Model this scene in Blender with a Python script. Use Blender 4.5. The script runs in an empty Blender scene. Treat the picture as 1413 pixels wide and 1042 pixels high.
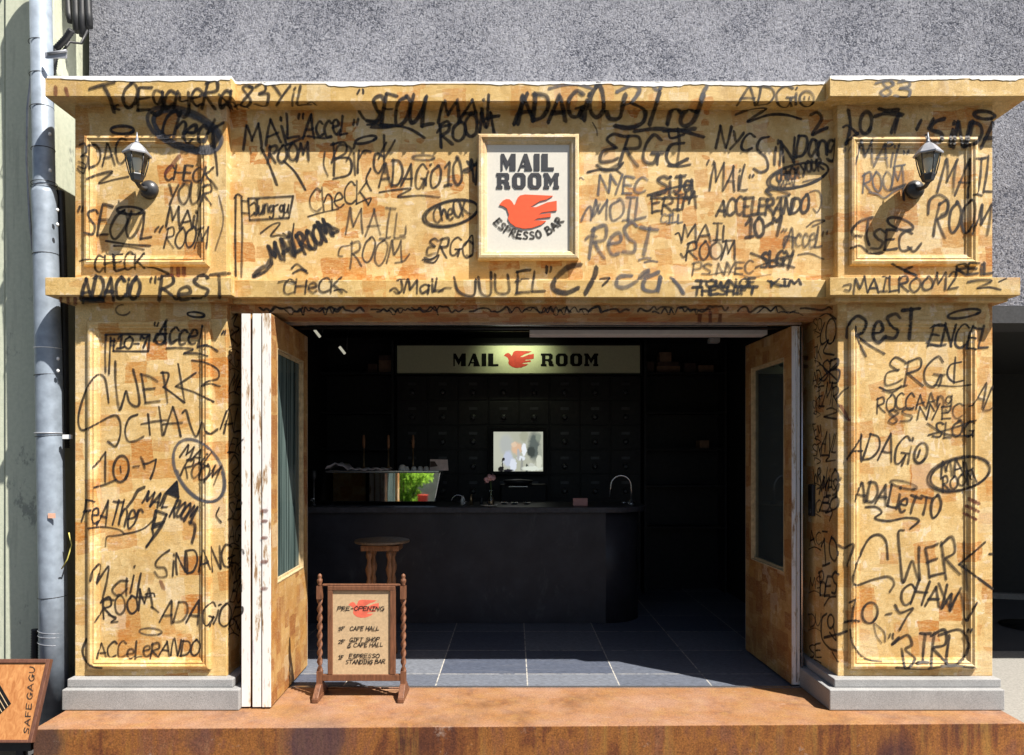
import bpy, bmesh, math, random
from mathutils import Vector, Matrix
from mathutils.bvhtree import BVHTree
random.seed(7)
S = bpy.context.scene
COL = S.collection
EYE = 1.70
# ---------------------------------------------------------------- camera, sky, sun, exposure
cam = bpy.data.objects.new('camera', bpy.data.cameras.new('camera'))
COL.objects.link(cam); S.camera = cam
cam.location = (0, 0, EYE); cam.rotation_euler = (math.radians(90), 0, 0)
cam.data.sensor_width = 36; cam.data.lens = 36 * 1000 / 1413
cam.data.shift_x = -2.5 / 1413; cam.data.shift_y = 107 / 1413
cam.data.clip_start = 0.05; cam.data.clip_end = 500
SUN_TO = Vector((1.28, -1.0, 2.35)).normalized()
w = bpy.data.worlds.new('World'); S.world = w; w.use_nodes = True
nt = w.node_tree; bg = nt.nodes['Background']
sky = nt.nodes.new('ShaderNodeTexSky'); sky.sky_type = 'NISHITA'; sky.sun_disc = False
sky.sun_elevation = math.asin(SUN_TO.z); sky.sun_rotation = math.radians(128)
sky.dust_density = 2.0; sky.air_density = 1.0
nt.links.new(sky.outputs[0], bg.inputs[0]); bg.inputs[1].default_value = 0.05
sl = bpy.data.lights.new('sun', 'SUN'); sl.energy = 5.0; sl.angle = math.radians(0.53); sl.color = (1.0, 0.945, 0.86)
sun = bpy.data.objects.new('sun', sl); COL.objects.link(sun); sun.location = (6, -5, 12)
sun.rotation_euler = SUN_TO.to_track_quat('Z', 'Y').to_euler()
S.view_settings.view_transform = 'Standard'; S.view_settings.look = 'None'
S.view_settings.gamma = 1; S.view_settings.exposure = 1.08

def P(px, py, Y):
    return Vector(((px - 709) / 1000 * Y, Y, EYE - (py - 628) / 1000 * Y))
def PX(px, Y): return (px - 709) / 1000 * Y
def PZ(py, Y): return EYE - (py - 628) / 1000 * Y

# ---------------------------------------------------------------- materials
class NT:
    def __init__(s, name):
        s.m = bpy.data.materials.new(name); s.m.use_nodes = True
        s.t = s.m.node_tree; s.b = s.t.nodes['Principled BSDF']; s.out = s.t.nodes['Material Output']
    def n(s, typ, **kw):
        nd = s.t.nodes.new(typ)
        for k, v in kw.items(): setattr(nd, k, v)
        return nd
    def set(s, sock, v):
        if isinstance(v, bpy.types.NodeSocket): s.t.links.new(v, sock)
        elif v is not None:
            if sock.type == 'RGBA' and len(v) == 3: v = (*v, 1)
            sock.default_value = v
    def coord(s, scale=(1, 1, 1), rot=(0, 0, 0), loc=(0, 0, 0), src='Object'):
        tc = s.n('ShaderNodeTexCoord'); mp = s.n('ShaderNodeMapping')
        s.t.links.new(tc.outputs[src], mp.inputs[0])
        mp.inputs['Scale'].default_value = scale; mp.inputs['Rotation'].default_value = rot; mp.inputs['Location'].default_value = loc
        return mp.outputs[0]
    def noise(s, vec, scale, detail=3, rough=.55, dist=0, col=False):
        nd = s.n('ShaderNodeTexNoise'); s.set(nd.inputs['Vector'], vec)
        nd.inputs['Scale'].default_value = scale; nd.inputs['Detail'].default_value = detail
        nd.inputs['Roughness'].default_value = rough; nd.inputs['Distortion'].default_value = dist
        return nd.outputs['Color' if col else 'Fac']
    def voro(s, vec, scale=1, feat='F1', metric='EUCLIDEAN', out='Distance', rnd=1.0):
        nd = s.n('ShaderNodeTexVoronoi', feature=feat)
        if feat != 'DISTANCE_TO_EDGE': nd.distance = metric
        s.set(nd.inputs['Vector'], vec); nd.inputs['Scale'].default_value = scale; nd.inputs['Randomness'].default_value = rnd
        return nd.outputs[out]
    def ramp(s, fac, stops, interp='LINEAR'):
        nd = s.n('ShaderNodeValToRGB'); s.set(nd.inputs[0], fac); e = nd.color_ramp.elements
        nd.color_ramp.interpolation = interp
        while len(e) < len(stops): e.new(.5)
        for i, (p, c) in enumerate(stops):
            e[i].position = p
            e[i].color = (c, c, c, 1) if not isinstance(c, tuple) else (*c, 1)
        return nd.outputs[0]
    def mix(s, fac, a, b, mode='MIX'):
        nd = s.n('ShaderNodeMix', data_type='RGBA', blend_type=mode)
        s.set(nd.inputs[0], fac); s.set(nd.inputs[6], a); s.set(nd.inputs[7], b)
        return nd.outputs[2]
    def math(s, op, a, b=None, clamp=False):
        nd = s.n('ShaderNodeMath', operation=op, use_clamp=clamp); s.set(nd.inputs[0], a)
        if b is not None: s.set(nd.inputs[1], b)
        return nd.outputs[0]
    def sep(s, vec):
        nd = s.n('ShaderNodeSeparateXYZ'); s.set(nd.inputs[0], vec); return nd.outputs
    def bump(s, h, strength=.3, dist=.01):
        nd = s.n('ShaderNodeBump'); s.set(nd.inputs['Height'], h)
        nd.inputs['Strength'].default_value = strength; nd.inputs['Distance'].default_value = dist
        s.t.links.new(nd.outputs[0], s.b.inputs['Normal'])
    def base(s, c, rough=.6, metal=0, spec=.5):
        s.set(s.b.inputs['Base Color'], c); s.set(s.b.inputs['Roughness'], rough)
        s.b.inputs['Metallic'].default_value = metal; s.b.inputs['Specular IOR Level'].default_value = spec
        return s.m

def blobs(name, base, items):
    t = NT(name); col = t.mix(0, base, base); gp = t.coord()
    nz = t.noise(gp, 26, 4, .7, col=True)
    wob = t.n('ShaderNodeVectorMath', operation='MULTIPLY_ADD'); t.set(wob.inputs[0], nz); wob.inputs[1].default_value = (.05, 0, .05); t.set(wob.inputs[2], gp)
    for (cx, cz, rx, rz, c, soft) in items:
        sub = t.n('ShaderNodeVectorMath', operation='SUBTRACT'); t.set(sub.inputs[0], wob.outputs[0]); sub.inputs[1].default_value = (cx + .025, 0, cz + .025)
        mul = t.n('ShaderNodeVectorMath', operation='MULTIPLY'); t.set(mul.inputs[0], sub.outputs[0]); mul.inputs[1].default_value = (1 / rx, 0, 1 / rz)
        ln = t.n('ShaderNodeVectorMath', operation='LENGTH'); t.set(ln.inputs[0], mul.outputs[0])
        col = t.mix(t.ramp(ln.outputs['Value'], [(max(0, .75 - soft), 1), (min(1, .75 + soft), 0)]), col, c)
    e = t.n('ShaderNodeEmission'); t.set(e.inputs[0], col); e.inputs[1].default_value = .55
    t.t.links.new(e.outputs[0], t.out.inputs[0]); return t.m
def simple(name, c, rough=.6, metal=0, var=.18, nscale=25, bump=0, spec=.5):
    t = NT(name); v = t.coord()
    f = t.noise(v, nscale, 4)
    k1 = tuple(x * (1 - var) for x in c); k2 = tuple(min(1, x * (1 + var)) for x in c)
    col = t.ramp(f, [(.3, k1), (.7, k2)])
    if bump: t.bump(t.noise(v, nscale * 4, 3), bump, .004)
    return t.base(col, rough, metal, spec)

def osb(name, lite=(.675, .485, .225), tan=(.56, .35, .12), orange=(.40, .135, .016), pth=.865, amt=.95, gain=1.0):
    t = NT(name)
    c1 = t.coord((17, 17, 52)); c2 = t.coord((44, 44, 16), rot=(0, math.radians(14), 0))
    wob = t.noise(t.coord(), 7, 2, col=True)
    def wv(c, k):
        ad = t.n('ShaderNodeVectorMath', operation='MULTIPLY_ADD'); t.set(ad.inputs[0], wob); ad.inputs[1].default_value = (k, k, k); t.set(ad.inputs[2], c)
        return ad.outputs[0]
    s1 = t.sep(t.voro(wv(c1, 1.5), 1, metric='CHEBYCHEV', out='Color'))
    s2 = t.sep(t.voro(wv(c2, 1.5), 1, metric='CHEBYCHEV', out='Color'))
    msk = t.ramp(t.noise(t.coord(), 11, 2), [(.44, 0), (.56, 1)])
    strand = t.mix(msk, s1[0], s2[0])
    mid = tuple((a + b) / 2 for a, b in zip(lite, tan))
    col = t.ramp(strand, [(0, mid), (.12, tuple(x * .86 for x in mid)), (.14, mid), (.55, lite), (.82, tuple(min(1, x * 1.04) for x in lite)), (.86, (lite[0] * 1.06, lite[1] * 1.14, lite[2] * 1.5)), (1, (lite[0] * 1.08, lite[1] * 1.18, lite[2] * 1.65))])
    cloud = t.ramp(t.noise(t.coord(), 4.5, 6, .72), [(.44, 0), (.60, .85)])
    col = t.mix(cloud, col, tan)
    # darker rectangular wood chips
    def chips(sc, loc, th, k, rot=0):
        c = t.coord(sc, loc=loc, rot=(0, rot, 0)); c = wv(c, .35)
        wn = t.n('ShaderNodeVectorMath', operation='FLOOR'); sn = wv(c, .10); t.set(wn.inputs[0], sn)
        w2 = t.n('ShaderNodeTexWhiteNoise', noise_dimensions='3D'); t.t.links.new(wn.outputs[0], w2.inputs['Vector'])
        return t.ramp(w2.outputs['Value'], [(th - .004, 0), (th + .004, k * .7), (1, k)]), w2.outputs['Color']
    soft = t.ramp(t.noise(t.coord((1, 1, 3.5)), 34, 5, .8), [(.34, .15), (.56, 1)])
    for sc, loc, th, k, ro in (((7.5, 7.5, 8.5), (.3, .2, .4), pth, amt, .05), ((11, 11, 9), (.7, 3.1, .15), pth + .03, amt * .75, .12), ((9, 9, 15), (5.2, 1.1, 8.6), pth + .04, amt * .6, -.08)):
        m, cc = chips(sc, loc, th, k, ro); q = t.sep(cc)
        col = t.mix(t.math('MULTIPLY', m, soft), col, t.ramp(q[1], [(0, orange), (.5, tuple(x * 1.15 for x in orange)), (1, (.47, .235, .055))]))
    pale, _ = chips((8, 8, 7), (9.2, 4.1, 2.6), .92, .5, .05)
    col = t.mix(t.math('MULTIPLY', pale, soft), col, (.72, .61, .42))
    big = t.ramp(t.noise(t.coord(), 1.7, 3), [(.3, .88), (.7, 1.06)])
    col = t.mix(1, col, big, 'MULTIPLY')
    gr = t.ramp(t.noise(t.coord((1, 1, 1.6)), 210, 4, .82), [(.32, .44), (.5, 1.0), (.70, 1.34)])
    col = t.mix(.85, col, gr, 'MULTIPLY')
    fl = t.ramp(t.noise(t.coord((5, 5, 70)), 5, 4, .7), [(.3, .84), (.6, 1.05)])
    col = t.mix(.8, col, fl, 'MULTIPLY')
    stain = t.ramp(t.noise(t.coord((1, 1, .55), loc=(3, 8, 2)), 3.1, 5, .7), [(.60, 0), (.74, .45)])
    col = t.mix(stain, col, (.30, .17, .075))
    if gain != 1: col = t.mix(1, col, (gain, gain, gain), 'MULTIPLY')
    h = t.math('ADD', t.math('MULTIPLY', strand, .5), t.noise(t.coord(), 260, 3))
    t.bump(h, .45, .003)
    return t.base(col, .62, 0, .3)

M = {}
M['osb'] = osb('osb_board')
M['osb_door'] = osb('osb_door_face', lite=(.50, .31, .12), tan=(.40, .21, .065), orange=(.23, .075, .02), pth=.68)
M['osb_trim'] = osb('osb_trim', lite=(.63, .44, .18), tan=(.53, .335, .105), pth=.92, amt=.7)
M['frametrim'] = osb('cream_frame_trim', lite=(.62, .50, .30), tan=(.56, .42, .22), pth=.97, amt=.4)
M['soffit'] = osb('osb_soffit', lite=(.52, .34, .16), tan=(.42, .25, .1), orange=(.34, .10, .025), pth=.72)

def stucco():
    t = NT('rough_stucco'); v = t.coord((1, 1, 1.15), rot=(0, .5, 0))
    n1 = t.noise(v, 44, 4, .70, 1.6); n2 = t.noise(t.coord(), 2.2, 4); n3 = t.noise(t.coord((1, 1, .6)), 110, 3, .7)
    f = t.math('ADD', n1, t.math('MULTIPLY', t.math('SUBTRACT', n2, .5), .30))
    col = t.ramp(f, [(.37, (.07, .076, .10)), (.445, (.17, .178, .215)), (.50, (.30, .308, .352)), (.72, (.385, .388, .425))])
    col = t.mix(.85, col, t.ramp(n3, [(.34, .45), (.58, 1.1)]), 'MULTIPLY')
    t.bump(t.math('ADD', n1, t.math('MULTIPLY', n3, .5)), .8, .03)
    return t.base(col, .95, 0, .1)
M['stucco'] = stucco()

def rust():
    t = NT('rusted_steel'); v = t.coord()
    a = t.noise(v, 2.3, 6, .65, .6); b = t.noise(t.coord((14, 14, 1.2)), 1.5, 5, .6); c = t.noise(v, 120, 3, .7)
    f = t.math('ADD', t.math('MULTIPLY', a, .65), t.math('MULTIPLY', b, .35))
    col = t.ramp(f, [(.33, (.055, .02, .016)), (.44, (.14, .045, .016)), (.52, (.25, .095, .022)), (.6, (.18, .065, .028)), (.75, (.30, .15, .07))])
    col = t.mix(.85, col, t.ramp(c, [(.3, .5), (.7, 1.3)]), 'MULTIPLY')
    dr = t.ramp(t.noise(t.coord((9, 9, .8), loc=(4, 2, 1)), 1.1, 5, .7), [(.52, 0), (.66, .55)])
    col = t.mix(dr, col, (.27, .15, .035))
    pat = t.ramp(t.noise(t.coord((1, 1, 1), loc=(2.2, 9, 3)), 1.3, 2), [(.6, 0), (.72, .6)])
    col = t.mix(pat, col, (.06, .03, .035))
    gp = t.n('ShaderNodeNewGeometry').outputs['Position']
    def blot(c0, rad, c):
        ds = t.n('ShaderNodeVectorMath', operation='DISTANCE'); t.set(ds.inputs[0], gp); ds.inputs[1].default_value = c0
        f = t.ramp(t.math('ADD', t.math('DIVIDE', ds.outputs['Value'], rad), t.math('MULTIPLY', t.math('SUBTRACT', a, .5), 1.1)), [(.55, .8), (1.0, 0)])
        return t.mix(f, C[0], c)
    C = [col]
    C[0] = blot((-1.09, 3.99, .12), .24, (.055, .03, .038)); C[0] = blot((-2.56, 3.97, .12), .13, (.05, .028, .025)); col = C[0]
    fz = t.sep(t.n('ShaderNodeNewGeometry').outputs['Normal'])[2]
    dust = t.math('MULTIPLY', fz, t.ramp(t.noise(v, 5, 5, .7), [(.3, .25), (.65, .75)]), True)
    col = t.mix(dust, col, t.ramp(t.noise(v, 3.1, 4), [(.35, (.30, .165, .07)), (.6, (.33, .20, .13))]))
    g2 = t.noise(v, 95, 4, .8); col = t.mix(.9, col, t.ramp(g2, [(.34, .55), (.5, 1), (.68, 1.3)]), 'MULTIPLY')
    scf = t.ramp(t.noise(t.coord((1, 2.5, 1), loc=(1, 7, 2)), 7, 6, .8), [(.62, 0), (.72, .5)]); col = t.mix(scf, col, (.42, .33, .27))
    t.bump(g2, .3, .003)
    return t.base(col, t.ramp(a, [(.3, .6), (.7, .85)]), 0, .3)
M['rust'] = rust()

def granite():
    t = NT('grey_granite'); v = t.coord()
    col = t.ramp(t.noise(v, 330, 2, .8), [(.3, (.13, .13, .135)), (.5, (.29, .29, .29)), (.72, (.40, .40, .395))])
    col = t.mix(.8, col, t.ramp(t.noise(v, 6, 4), [(.3, .82), (.7, 1.08)]), 'MULTIPLY')
    return t.base(col, .65, 0, .4)
M['granite'] = granite()

def tiles():
    t = NT('slate_tiles'); v = t.coord(loc=(-.09 + 6, -4.98 + 6, 0))
    br = t.n('ShaderNodeTexBrick'); br.offset = 0; br.squash = 1
    t.set(br.inputs['Vector'], v)
    for k, x in (('Scale', 1), ('Mortar Size', .0042), ('Mortar Smooth', .1), ('Bias', 0), ('Brick Width', .6), ('Row Height', .6)): br.inputs[k].default_value = x
    br.inputs['Color1'].default_value = (.062, .074, .108, 1); br.inputs['Color2'].default_value = (.145, .158, .186, 1)
    t.set(br.inputs['Mortar'], t.ramp(t.noise(t.coord(), 16, 4, .7), [(.36, (.10, .105, .12)), (.50, (.42, .40, .36))]))
    st = t.noise(t.coord((5, 30, 1)), 6, 6, .75)
    col = t.mix(1, br.outputs['Color'], t.ramp(st, [(.34, .45), (.66, 1.5)]), 'MULTIPLY')
    scr = t.ramp(t.noise(t.coord((1.2, 60, 1)), 2, 3, .8), [(.58, 0), (.68, .5)])
    col = t.mix(scr, col, (.22, .22, .23))
    t.bump(t.noise(t.coord((8, 30, 1)), 10, 5, .7), .35, .004)
    return t.base(col, .55, 0, .25)
M['tiles'] = tiles()

def wood(name, a, b, sc=(4, 4, 40), rough=.5):
    t = NT(name)
    f = t.noise(t.coord(sc), 3, 5, .6, 1.0)
    return t.base(t.ramp(f, [(.3, a), (.7, b)]), rough, 0, .4)
M['oak'] = wood('dark_turned_oak', (.085, .035, .018), (.20, .085, .042), (20, 20, 3))
M['stoolwood'] = wood('brown_stool_wood', (.13, .055, .022), (.30, .14, .06), (20, 20, 3))
M['boardwood'] = wood('varnished_orange_board', (.28, .10, .028), (.46, .22, .08), (14, 14, 4))
M['framewood'] = wood('dark_brown_frame', (.075, .03, .02), (.14, .06, .035), (20, 20, 4))
M['kraft'] = simple('kraft_paper', (.46, .33, .19), .8, var=.12, nscale=60)
M['asphalt'] = simple('asphalt', (.05, .05, .053), .9, var=.3, nscale=180, bump=.4)
M['concrete'] = simple('pale_concrete', (.235, .225, .205), .9, var=.2, nscale=70, bump=.2)
M['black'] = simple('black_paint', (.007, .007, .0075), .5, var=.2, spec=.2)
M['cab'] = simple('black_cabinet', (.015, .015, .016), .5, var=.3, spec=.3)
def barm():
    t = NT('black_plaster'); v = t.coord()
    col = t.ramp(t.noise(v, 4, 5, .65), [(.3, (.018, .018, .023)), (.7, (.036, .036, .045))])
    sc = t.ramp(t.noise(t.coord((1, 1, .6), loc=(2, 0, 5)), 3.2, 7, .78, .8), [(.56, 0), (.72, .55)])
    col = t.mix(sc, col, (.10, .10, .108))
    ln = t.ramp(t.noise(t.coord((60, 1, 2)), 2, 3, .8), [(.68, 0), (.74, .35)])
    col = t.mix(ln, col, (.08, .08, .088)); t.bump(t.noise(v, 40, 4), .15, .004)
    return t.base(col, .42, 0, .35)
M['barmat'] = barm()
M['bartop'] = simple('black_bar_top', (.05, .05, .058), .45, var=.3, spec=.3)
M['room'] = simple('dark_room_wall', (.013, .013, .014), .7, var=.2, spec=.2)
M['ceilpale'] = simple('pale_ceiling_board', (.60, .58, .57), .8, var=.06)
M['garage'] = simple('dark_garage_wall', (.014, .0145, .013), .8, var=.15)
M['darkgrey'] = simple('dark_grey_finish', (.032, .034, .038), .8, var=.3, nscale=60)
def neigh():
    t = NT('pale_green_render'); v = t.coord()
    col = t.ramp(t.noise(v, 40, 4), [(.3, (.47, .50, .39)), (.7, (.55, .57, .45))])
    d = t.ramp(t.noise(t.coord((9, 9, .9)), 1.6, 6, .75), [(.52, 0), (.72, .55)]); col = t.mix(d, col, (.24, .26, .21))
    d2 = t.ramp(t.noise(t.coord((2, 2, 1), loc=(4, 4, 1.3)), 2.2, 6, .8), [(.60, 0), (.66, .6)]); col = t.mix(d2, col, (.15, .16, .15))
    t.bump(t.noise(v, 160, 3), .2, .004); return t.base(col, .88, 0, .2)
M['neigh'] = neigh()
M['galv'] = simple('galvanised_pipe', (.25, .295, .355), .5, .15, var=.22, nscale=14)
M['steel'] = simple('brushed_steel', (.6, .6, .62), .25, .9, var=.1)
M['brass'] = simple('dull_brass', (.32, .22, .12), .35, .8, var=.2)
M['white'] = simple('white_metal', (.78, .78, .77), .5, var=.05)
M['panelwhite'] = simple('white_sign_panel', (.60, .57, .50), .6, var=.04, nscale=90)
M['signletter'] = simple('dark_sign_letter', (.028, .028, .033), .5, var=.1)
M['signblack'] = simple('black_sign_letter', (.006, .006, .006), .6, var=.1, spec=.1)
M['birdred'] = simple('orange_red_emblem', (.72, .085, .02), .55, var=.08, nscale=60)
M['edgewhite'] = None
M['rubber'] = simple('black_rubber', (.018, .019, .022), .5, var=.2)
M['lampmetal'] = simple('lamp_black_metal', (.045, .047, .052), .38, .3, var=.25)
M['lampgrey'] = simple('lamp_weathered_roof', (.30, .31, .34), .45, .3, var=.2)
M['card'] = simple('pink_card', (.62, .30, .27), .6, var=.06)
M['cardbrown'] = simple('carton', (.20, .12, .075), .8, var=.2)
M['carddark'] = simple('dark_carton', (.07, .04, .03), .8, var=.3)
M['cloth'] = simple('white_cloth', (.55, .51, .53), .9, var=.12, nscale=80, bump=.3)
M['cup'] = simple('white_cup', (.6, .6, .56), .3, var=.05)
M['petal'] = simple('pink_petal', (.62, .36, .36), .7, var=.25, nscale=120)
M['stem'] = simple('green_stem', (.07, .12, .03), .6)
def leafmat():
    t = NT('leaf_green'); m = simple('leaf_front', (.10, .24, .03), .5)
    f = t.noise(t.coord(), 14, 3); c = t.ramp(f, [(.3, (.05, .14, .015)), (.7, (.16, .34, .05))])
    t.base(c, .45); tr = t.n('ShaderNodeBsdfTranslucent'); t.set(tr.inputs[0], t.mix(.5, c, (.45, .75, .08)))
    mx = t.n('ShaderNodeMixShader'); mx.inputs[0].default_value = .55
    t.t.links.new(t.b.outputs[0], mx.inputs[1]); t.t.links.new(tr.outputs[0], mx.inputs[2]); t.t.links.new(mx.outputs[0], t.out.inputs[0])
    return t.m
M['leaf'] = leafmat()
M['bark'] = simple('bark', (.09, .065, .045), .9, var=.3)
M['redplastic'] = simple('red_plastic', (.62, .05, .03), .4)
M['wallgrey'] = simple('grey_garden_wall', (.46, .47, .40), .9, var=.2, nscale=9)
M['brownmark'] = None

def edgewhite():
    t = NT('chipped_white_edge')
    f = t.noise(t.coord((12, 12, 2.2)), 3, 5, .7)
    col = t.ramp(f, [(.34, (.27, .16, .08)), (.40, (.52, .43, .33)), (.45, (.70, .67, .63)), (.62, (.68, .65, .63)), (.70, (.50, .45, .44))])
    return t.base(col, .7, 0, .3)
M['edgewhite'] = edgewhite()
M['bead'] = simple('pale_tan_bead', (.47, .36, .20), .7, var=.25, nscale=30)

def glassy(name, tint, alpha, rough=.03):
    t = NT(name)
    tr = t.n('ShaderNodeBsdfTransparent'); tr.inputs[0].default_value = (*tint, 1)
    gl = t.n('ShaderNodeBsdfGlossy'); gl.inputs['Roughness'].default_value = rough; gl.inputs['Color'].default_value = (.9, .95, .95, 1)
    df = t.n('ShaderNodeBsdfDiffuse'); df.inputs['Color'].default_value = (*[x * .35 for x in tint], 1)
    fr = t.n('ShaderNodeFresnel'); fr.inputs[0].default_value = 1.5
    m0 = t.n('ShaderNodeMixShader'); m0.inputs[0].default_value = alpha
    t.t.links.new(tr.outputs[0], m0.inputs[1]); t.t.links.new(df.outputs[0], m0.inputs[2])
    m1 = t.n('ShaderNodeMixShader'); t.t.links.new(fr.outputs[0], m1.inputs[0])
    t.t.links.new(m0.outputs[0], m1.inputs[1]); t.t.links.new(gl.outputs[0], m1.inputs[2])
    t.t.links.new(m1.outputs[0], t.out.inputs[0])
    return t.m
M['glass'] = glassy('door_glass', (.55, .68, .66), .22)
def streaked_glass():
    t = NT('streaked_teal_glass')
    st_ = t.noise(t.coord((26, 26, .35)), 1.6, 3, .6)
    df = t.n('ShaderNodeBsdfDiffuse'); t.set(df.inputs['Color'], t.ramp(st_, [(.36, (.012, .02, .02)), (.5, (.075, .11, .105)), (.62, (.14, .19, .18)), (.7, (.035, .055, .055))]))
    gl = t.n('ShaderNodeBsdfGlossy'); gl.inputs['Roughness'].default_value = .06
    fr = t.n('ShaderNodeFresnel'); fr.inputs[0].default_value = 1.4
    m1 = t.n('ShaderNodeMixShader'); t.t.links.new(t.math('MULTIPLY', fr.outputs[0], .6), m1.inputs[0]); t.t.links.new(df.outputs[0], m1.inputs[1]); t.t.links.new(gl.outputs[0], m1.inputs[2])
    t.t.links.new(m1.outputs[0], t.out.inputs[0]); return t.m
M['streakpane'] = streaked_glass()  # teal vertical streaks put into the colour of the pane
M['lampglass'] = glassy('lamp_glass', (.97, .97, .93), .05)
M['mirror'] = NT('polished_steel').base((.88, .88, .86), .025, 1.0)

def emit(name, c, s):
    t = NT(name); e = t.n('ShaderNodeEmission'); e.inputs[0].default_value = (*c, 1); e.inputs[1].default_value = s
    t.t.links.new(e.outputs[0], t.out.inputs[0]); return t.m
M['bulb'] = simple('frosted_bulb', (.85, .84, .78), .4, var=.02)

def paint(name, c, op, k, dry=0):
    t = NT(name)
    uv = t.n('ShaderNodeUVMap', uv_map='UVMap'); uvs = t.sep(uv.outputs[0]); a = uvs[0]
    nz = t.noise(t.coord(), 330, 2, .7); nb = t.noise(t.coord(), 28, 3)
    al = t.math('MULTIPLY', a, k, True)
    al = t.math('MULTIPLY', al, t.ramp(nz, [(.25, .72), (.55, 1)]))
    al = t.math('MULTIPLY', al, t.ramp(nb, [(.3, op * .78), (.6, op)]))
    al = t.math('MULTIPLY', al, uvs[1])
    if dry: al = t.math('MULTIPLY', al, t.ramp(t.noise(t.coord((70, 70, 170)), 2, 4, .75), [(.36, 1 - dry), (.52, 1)]))
    t.base((*c,), .55, 0, .3)
    t.set(t.b.inputs['Alpha'], al)
    return t.m
M['spray'] = paint('black_spray_paint', (.016, .016, .020), .98, 2.4, .12)
M['marker'] = paint('dark_marker', (.020, .017, .017), .98, 2.4, .18)
M['thin'] = paint('thin_worn_marker', (.050, .042, .038), .88, 2.0, .42)
M['grey'] = paint('grey_spray_paint', (.085, .085, .095), .90, 2.0, .2)
M['brownmark'] = paint('red_brown_mark', (.16, .045, .03), .75, 2.5)
M['ink'] = paint('sign_ink', (.02, .018, .017), 1.0, 4)
M['inkred'] = paint('red_ink', (.65, .08, .04), .9, 4)

# ---------------------------------------------------------------- mesh helpers
def box(bm, x0, y0, z0, x1, y1, z1):
    vs = [bm.verts.new(p) for p in ((x0, y0, z0), (x1, y0, z0), (x1, y1, z0), (x0, y1, z0), (x0, y0, z1), (x1, y0, z1), (x1, y1, z1), (x0, y1, z1))]
    for f in ((0, 3, 2, 1), (4, 5, 6, 7), (0, 1, 5, 4), (1, 2, 6, 5), (2, 3, 7, 6), (3, 0, 4, 7)): bm.faces.new([vs[i] for i in f])
def hexa(bm, a):   # 8 points, same order as box
    vs = [bm.verts.new(p) for p in a]
    for f in ((0, 3, 2, 1), (4, 5, 6, 7), (0, 1, 5, 4), (1, 2, 6, 5), (2, 3, 7, 6), (3, 0, 4, 7)): bm.faces.new([vs[i] for i in f])
def tube(bm, pts, rad, seg=12, cap=True):
    pts = [Vector(p) for p in pts]; n = len(pts)
    if not hasattr(rad, '__len__'): rad = [rad] * n
    prev = None; rings = []
    for i, p in enumerate(pts):
        t = (pts[min(i + 1, n - 1)] - pts[max(i - 1, 0)]).normalized()
        u = prev - t * prev.dot(t) if prev is not None else t.orthogonal()
        u.normalize(); prev = u; v = t.cross(u)
        rings.append([bm.verts.new(p + (u * math.cos(a) + v * math.sin(a)) * rad[i]) for a in (2 * math.pi * k / seg for k in range(seg))])
    for a, b in zip(rings, rings[1:]):
        for k in range(seg):
            f = bm.faces.new((a[k], a[(k + 1) % seg], b[(k + 1) % seg], b[k])); f.smooth = True
    if cap:
        bm.faces.new(rings[0][::-1]); bm.faces.new(rings[-1])
def lathe(bm, c, prof, seg=16, smooth=True, rot=0, axis='Z'):
    c = Vector(c); rings = []
    for r, z in prof:
        ring = []
        for k in range(seg):
            a = 2 * math.pi * k / seg + rot
            o = Vector((r * math.cos(a), r * math.sin(a), z))
            if axis == 'Y': o = Vector((o.x, -o.z, o.y))
            ring.append(bm.verts.new(c + o))
        rings.append(ring)
    for a, b in zip(rings, rings[1:]):
        for k in range(seg):
            f = bm.faces.new((a[k], a[(k + 1) % seg], b[(k + 1) % seg], b[k])); f.smooth = smooth
    bm.faces.new(rings[0][::-1]); bm.faces.new(rings[-1])
def ball(bm, c, r, sc=(1, 1, 1), sub=2, jit=0):
    res = bmesh.ops.create_icosphere(bm, subdivisions=sub, radius=1)
    for v in res['verts']:
        k = 1 + random.uniform(-jit, jit)
        v.co = Vector(c) + Vector((v.co.x * sc[0], v.co.y * sc[1], v.co.z * sc[2])) * r * k
        for f in v.link_faces: f.smooth = True
def moulding(bm, x0, z0, x1, z1, Y, prof):
    rings = []
    for o, h in prof:
        rings.append([bm.verts.new((x, Y - h, z)) for x, z in ((x0 + o, z0 + o), (x1 - o, z0 + o), (x1 - o, z1 - o), (x0 + o, z1 - o))])
    for a, b in zip(rings, rings[1:]):
        for k in range(4): bm.faces.new((a[k], a[(k + 1) % 4], b[(k + 1) % 4], b[k]))
def prism(bm, pts, Y0, Y1):
    """outline (x,z) extruded from Y0 (front) to Y1"""
    a = [bm.verts.new((x, Y0, z)) for x, z in pts]; b = [bm.verts.new((x, Y1, z)) for x, z in pts]
    bm.faces.new(a); bm.faces.new(b[::-1]); n = len(pts)
    for k in range(n): bm.faces.new((a[k], b[k], b[(k + 1) % n], a[(k + 1) % n]))

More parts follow.
